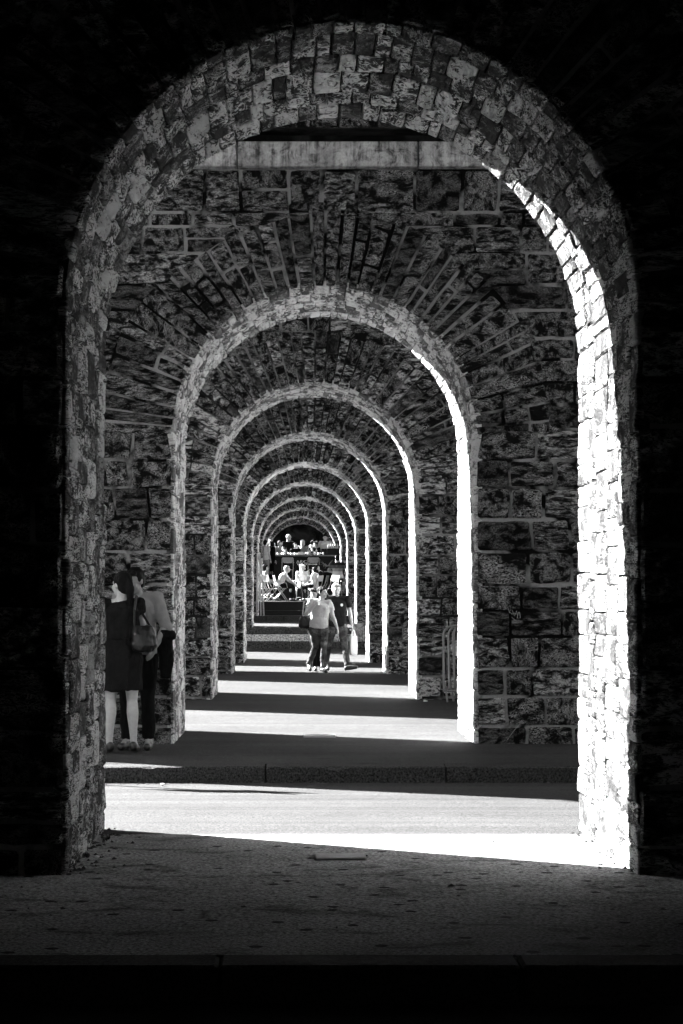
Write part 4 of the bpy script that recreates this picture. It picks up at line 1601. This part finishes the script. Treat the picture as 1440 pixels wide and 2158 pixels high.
M_GLASS = plain('pale_glassware', 0.30, 0.2, 0.5, var=0.2, bump=0)
M_BOTD = plain('dark_bottle', 0.05, 0.2, 0.5, var=0.2, bump=0)
rg = random.Random(21)
def bottle(x, y, z, kind, label):
    if kind == 0:
        prof = [(.036, 0), (.038, .02), (.038, .17), (.015, .22), (.014, .29), (.016, .30)]; nm = 'bottle'; m = M_BOTD
    elif kind == 1:
        prof = [(.030, 0), (.036, .11), (.034, .11), (.028, .01)]; nm = 'glass'; m = M_GLASS
    else:
        prof = [(.045, 0), (.05, .015), (.05, .09), (.047, .09), (.04, .02)]; nm = 'tumbler'; m = M_GLASS
    o = MB().lathe(prof, (0, 0, 0), 10).build(nm, m, None, True)
    o.location = (x, y, z)
    tag(o, label, nm, {'bottle': 'bottles on the bar', 'glass': 'glasses on the bar', 'tumbler': 'tumblers on the bar'}[nm])
LB = {0: 'dark bottle among the glasses on the bar counter', 1: 'pale tall glass standing on the bar counter', 2: 'pale squat tumbler on the bar counter'}
for q in range(24):
    bottle(-.72 + q * .085 + rg.uniform(-.02, .02), BY + rg.uniform(.05, .4), 2.722, rg.choice([1, 1, 2, 2, 0]) if q > 4 else 2, '')
for o in bpy.data.objects:
    if o.get('category') in ('bottle', 'glass', 'tumbler') and o.get('label') == '':
        o['label'] = {'bottle': LB[0], 'glass': LB[1], 'tumbler': LB[2]}[o['category']]
for q in range(5):
    o = MB().lathe([(.03, 0), (.033, .12), (.012, .15), (.012, .19)], (0, 0, 0), 10).build('shelf_bottle', M_GLASS, None, True)
    o.location = (1.36 + q * .09, BY + .2, 2.982)
    tag(o, 'small pale bottle in the row on the raised shelf at the right', 'bottle', 'row of small bottles on the raised shelf')
# box of price cards and a dark till on the counter
o = MB().box(-.11, .11, -.06, .06, 0, .12, bev=.006).build('card_box', M_GLASS)
o.location = (at(634, 0, BY + .1).x, BY + .12, 2.722)
tag(o, 'pale box standing in the middle of the bar counter', 'box')
o = tag(empty('till', (at(686, 0, BY + .2).x, BY + .2, 2.722)), 'dark till on the bar before the man in grey t-shirt', 'till')
MB().box(-.20, .20, -.12, .12, 0, .06, bev=.008).build('till_base', M_BLACKP, o)
MB().box(-.17, .17, -.04, .04, .06, .26, bev=.01, M=Matrix.Rotation(radians(-12), 4, 'X')).build('till_screen', M_BLACKP, o)

# guests and staff
VF = .016
TG = 'guests on the lower terrace'
jf = J_sit(1.0, .47, chest=(0, -.10, .83), neck=(0, -.20, .985), head=(0, -.27, 1.11), shL=(.16, -.17, .95), shR=(-.16, -.17, .95),
           elL=(.20, -.32, .72), elR=(-.20, -.34, .72), wrL=(.10, -.52, .60), wrR=(-.08, -.54, .60))
figure('woman in pale sleeveless top leaning forward on her chair, seen in profile', (-.50, 68.35, ZD), pi / 2 + .15, jf, 1.0, SKIN, VF, hair=('bob', HAIR_G), top=('tank', C_WHITE), bottom=('trousers', C_BLACK), bust=.8, group=TG)
jf = J_sit(1.0, .47, chest=(0, -.04, .86), kneeR=(-.02, -.46, .60), ankR=(.16, -.52, .22), toeR=(.26, -.60, .16), kneeL=(.10, -.44, .52))
figure('fair-haired woman in white sitting cross-legged at the small table', (.30, 70.05, ZD), 0.1, jf, 1.0, SKIN, VF, head_yaw=.2, head_pitch=.15, hair=('curls', HAIR_L), top=('tshirt', C_WHITE), bottom=('skirt', C_WHITE), bust=.8, group=TG)
jf = J_sit(.9, .5)
figure('dark-haired guest in white top sitting with head turned away', (.74, 69.3, ZD), -pi / 2 - .5, jf, .9, SKIN, VF, head_yaw=-.6, hair=('short', HAIR), top=('tshirt', C_WHITE), bottom=('trousers', C_BLACK), group=TG)
jf = J_sit(1.03, .755, kneeL=(.16, -.42, .74), kneeR=(-.16, -.42, .74), ankL=(.14, -.26, .34), ankR=(-.14, -.26, .34), toeL=(.15, -.42, .28), toeR=(-.15, -.42, .28),
           elL=(.32, -.02, 1.05), elR=(-.32, -.02, 1.05), wrL=(.24, -.22, 1.0), wrR=(-.24, -.22, 1.0))
figure('guest in striped knit seen from behind on the tall stool', (1.55, 70.1, ZD), pi - .2, jf, 1.03, SKIN, VF, build=1.12, hair=('short', HAIR), top=('long', C_STRIPE), bottom=('trousers', C_MID), group=TG)
BG = 'people at the bar'
figure('woman in white blouse standing at the left end of the bar', (-1.08, 74.6, ZU), 2.4, J_stand(.93), .93, SKIN, VF, hair=('short', HAIR), top=('tshirt', C_WHITE), bottom=('trousers', C_MID), group=BG)
figure('dark-clothed guest standing at the left end of the bar', (-.84, 75.2, ZU), 2.0, J_stand(.92, head=(0, -.05, 1.56)), .92, SKIN, VF, hair=('bob', HAIR), top=('long', C_BLACK), bottom=('trousers', C_BLACK), group=BG)
figure('barman in pale cap and dark shirt behind the left half of the bar', (-.23, 79.0, ZU), .35, J_stand(1.12, wrL=(.15, -.32, 1.0), wrR=(-.12, -.34, 1.02), elL=(.24, -.10, 1.14), elR=(-.24, -.10, 1.14)), 1.12, SKIN2, VF, head_yaw=.5, head_pitch=.25, hair=('cap', HAIR), top=('tshirt', C_BLACK), bottom=('trousers', C_BLACK), group=BG)
figure('guest whose pale face shows behind the middle of the bar', (.05, 78.6, ZU), .3, J_stand(.92), .92, SKIN, VF, hair=('bob', HAIR), top=('long', C_BLACK), bottom=('trousers', C_BLACK), group=BG)
figure('woman with tied-back hair leaning over the bar in black top', (.66, 78.9, ZU), .9, J_stand(1.04, chest=(0, -.08, 1.27), neck=(0, -.16, 1.42), head=(0, -.22, 1.545), shL=(.16, -.13, 1.38), shR=(-.16, -.13, 1.38), elL=(.2, -.3, 1.14), wrL=(.08, -.5, 1.08), elR=(-.2, -.3, 1.14), wrR=(-.1, -.5, 1.05)), 1.04, SKIN, VF, head_yaw=.3, head_pitch=.3, hair=('ponytail', HAIR), top=('tank', C_BLACK), bottom=('trousers', C_BLACK), group=BG)
figure('person with pale face standing behind the woman leaning over the bar', (.86, 78.7, ZU), -.5, J_stand(.94), .94, SKIN, VF, hair=('short', HAIR), top=('long', C_BLACK), bottom=('trousers', C_BLACK), group=BG)
figure('man in grey t-shirt behind the right end of the bar', (1.25, 79.0, ZU), -.1, J_stand(1.13, wrL=(.26, -.30, 1.0), wrR=(-.18, -.30, 1.02), elL=(.27, -.08, 1.14), elR=(-.27, -.06, 1.14)), 1.13, SKIN, VF, head_pitch=.25, build=1.12, hair=('short', HAIR), top=('tshirt', C_GREY), bottom=('trousers', C_BLACK), group=BG)

figure('guest in grey top standing left of the barman in the pale cap', (-.58, 79.4, ZU), .6, J_stand(.98), .98, SKIN, VF, hair=('bob', HAIR), top=('tshirt', C_MID), bottom=('trousers', C_BLACK), group=BG)
figure('guest in dark jacket seated at the left edge of the lower terrace', (-1.05, 69.9, ZD), pi / 2 + .3, J_sit(1.0, .47), 1.0, SKIN2, VF, hair=('bob', HAIR), top=('long', C_MID), bottom=('trousers', C_BLACK), group=TG)
figure('dark-clothed guest seated behind the dark-haired guest in white', (.98, 70.3, ZD), -pi / 2 - .2, J_sit(1.0, .47), 1.0, SKIN, VF, hair=('bob', HAIR), top=('long', C_BLACK), bottom=('trousers', C_BLACK), group=TG)
figure('guest in black t-shirt leaning at the far left behind the bar', (-.95, 78.9, ZU), .8, J_stand(1.0), 1.0, SKIN, VF, hair=('short', HAIR_G), top=('tshirt', C_BLACK), bottom=('trousers', C_BLACK), group=BG)
figure('fair-haired guest standing behind the middle of the bar', (.34, 79.3, ZU), -.3, J_stand(1.0), 1.0, SKIN, VF, hair=('bob', HAIR_L), top=('tshirt', C_MID), bottom=('trousers', C_BLACK), group=BG)
folding_chair((-1.03, 69.9, ZD), pi / 2 + .3, 'folding chair under the guest in dark jacket', M_PADW)
folding_chair((.98, 70.3, ZD), -pi / 2 - .2, 'folding chair under the dark-clothed guest', M_PADW)

bpy.data.scenes.remove(TMP)
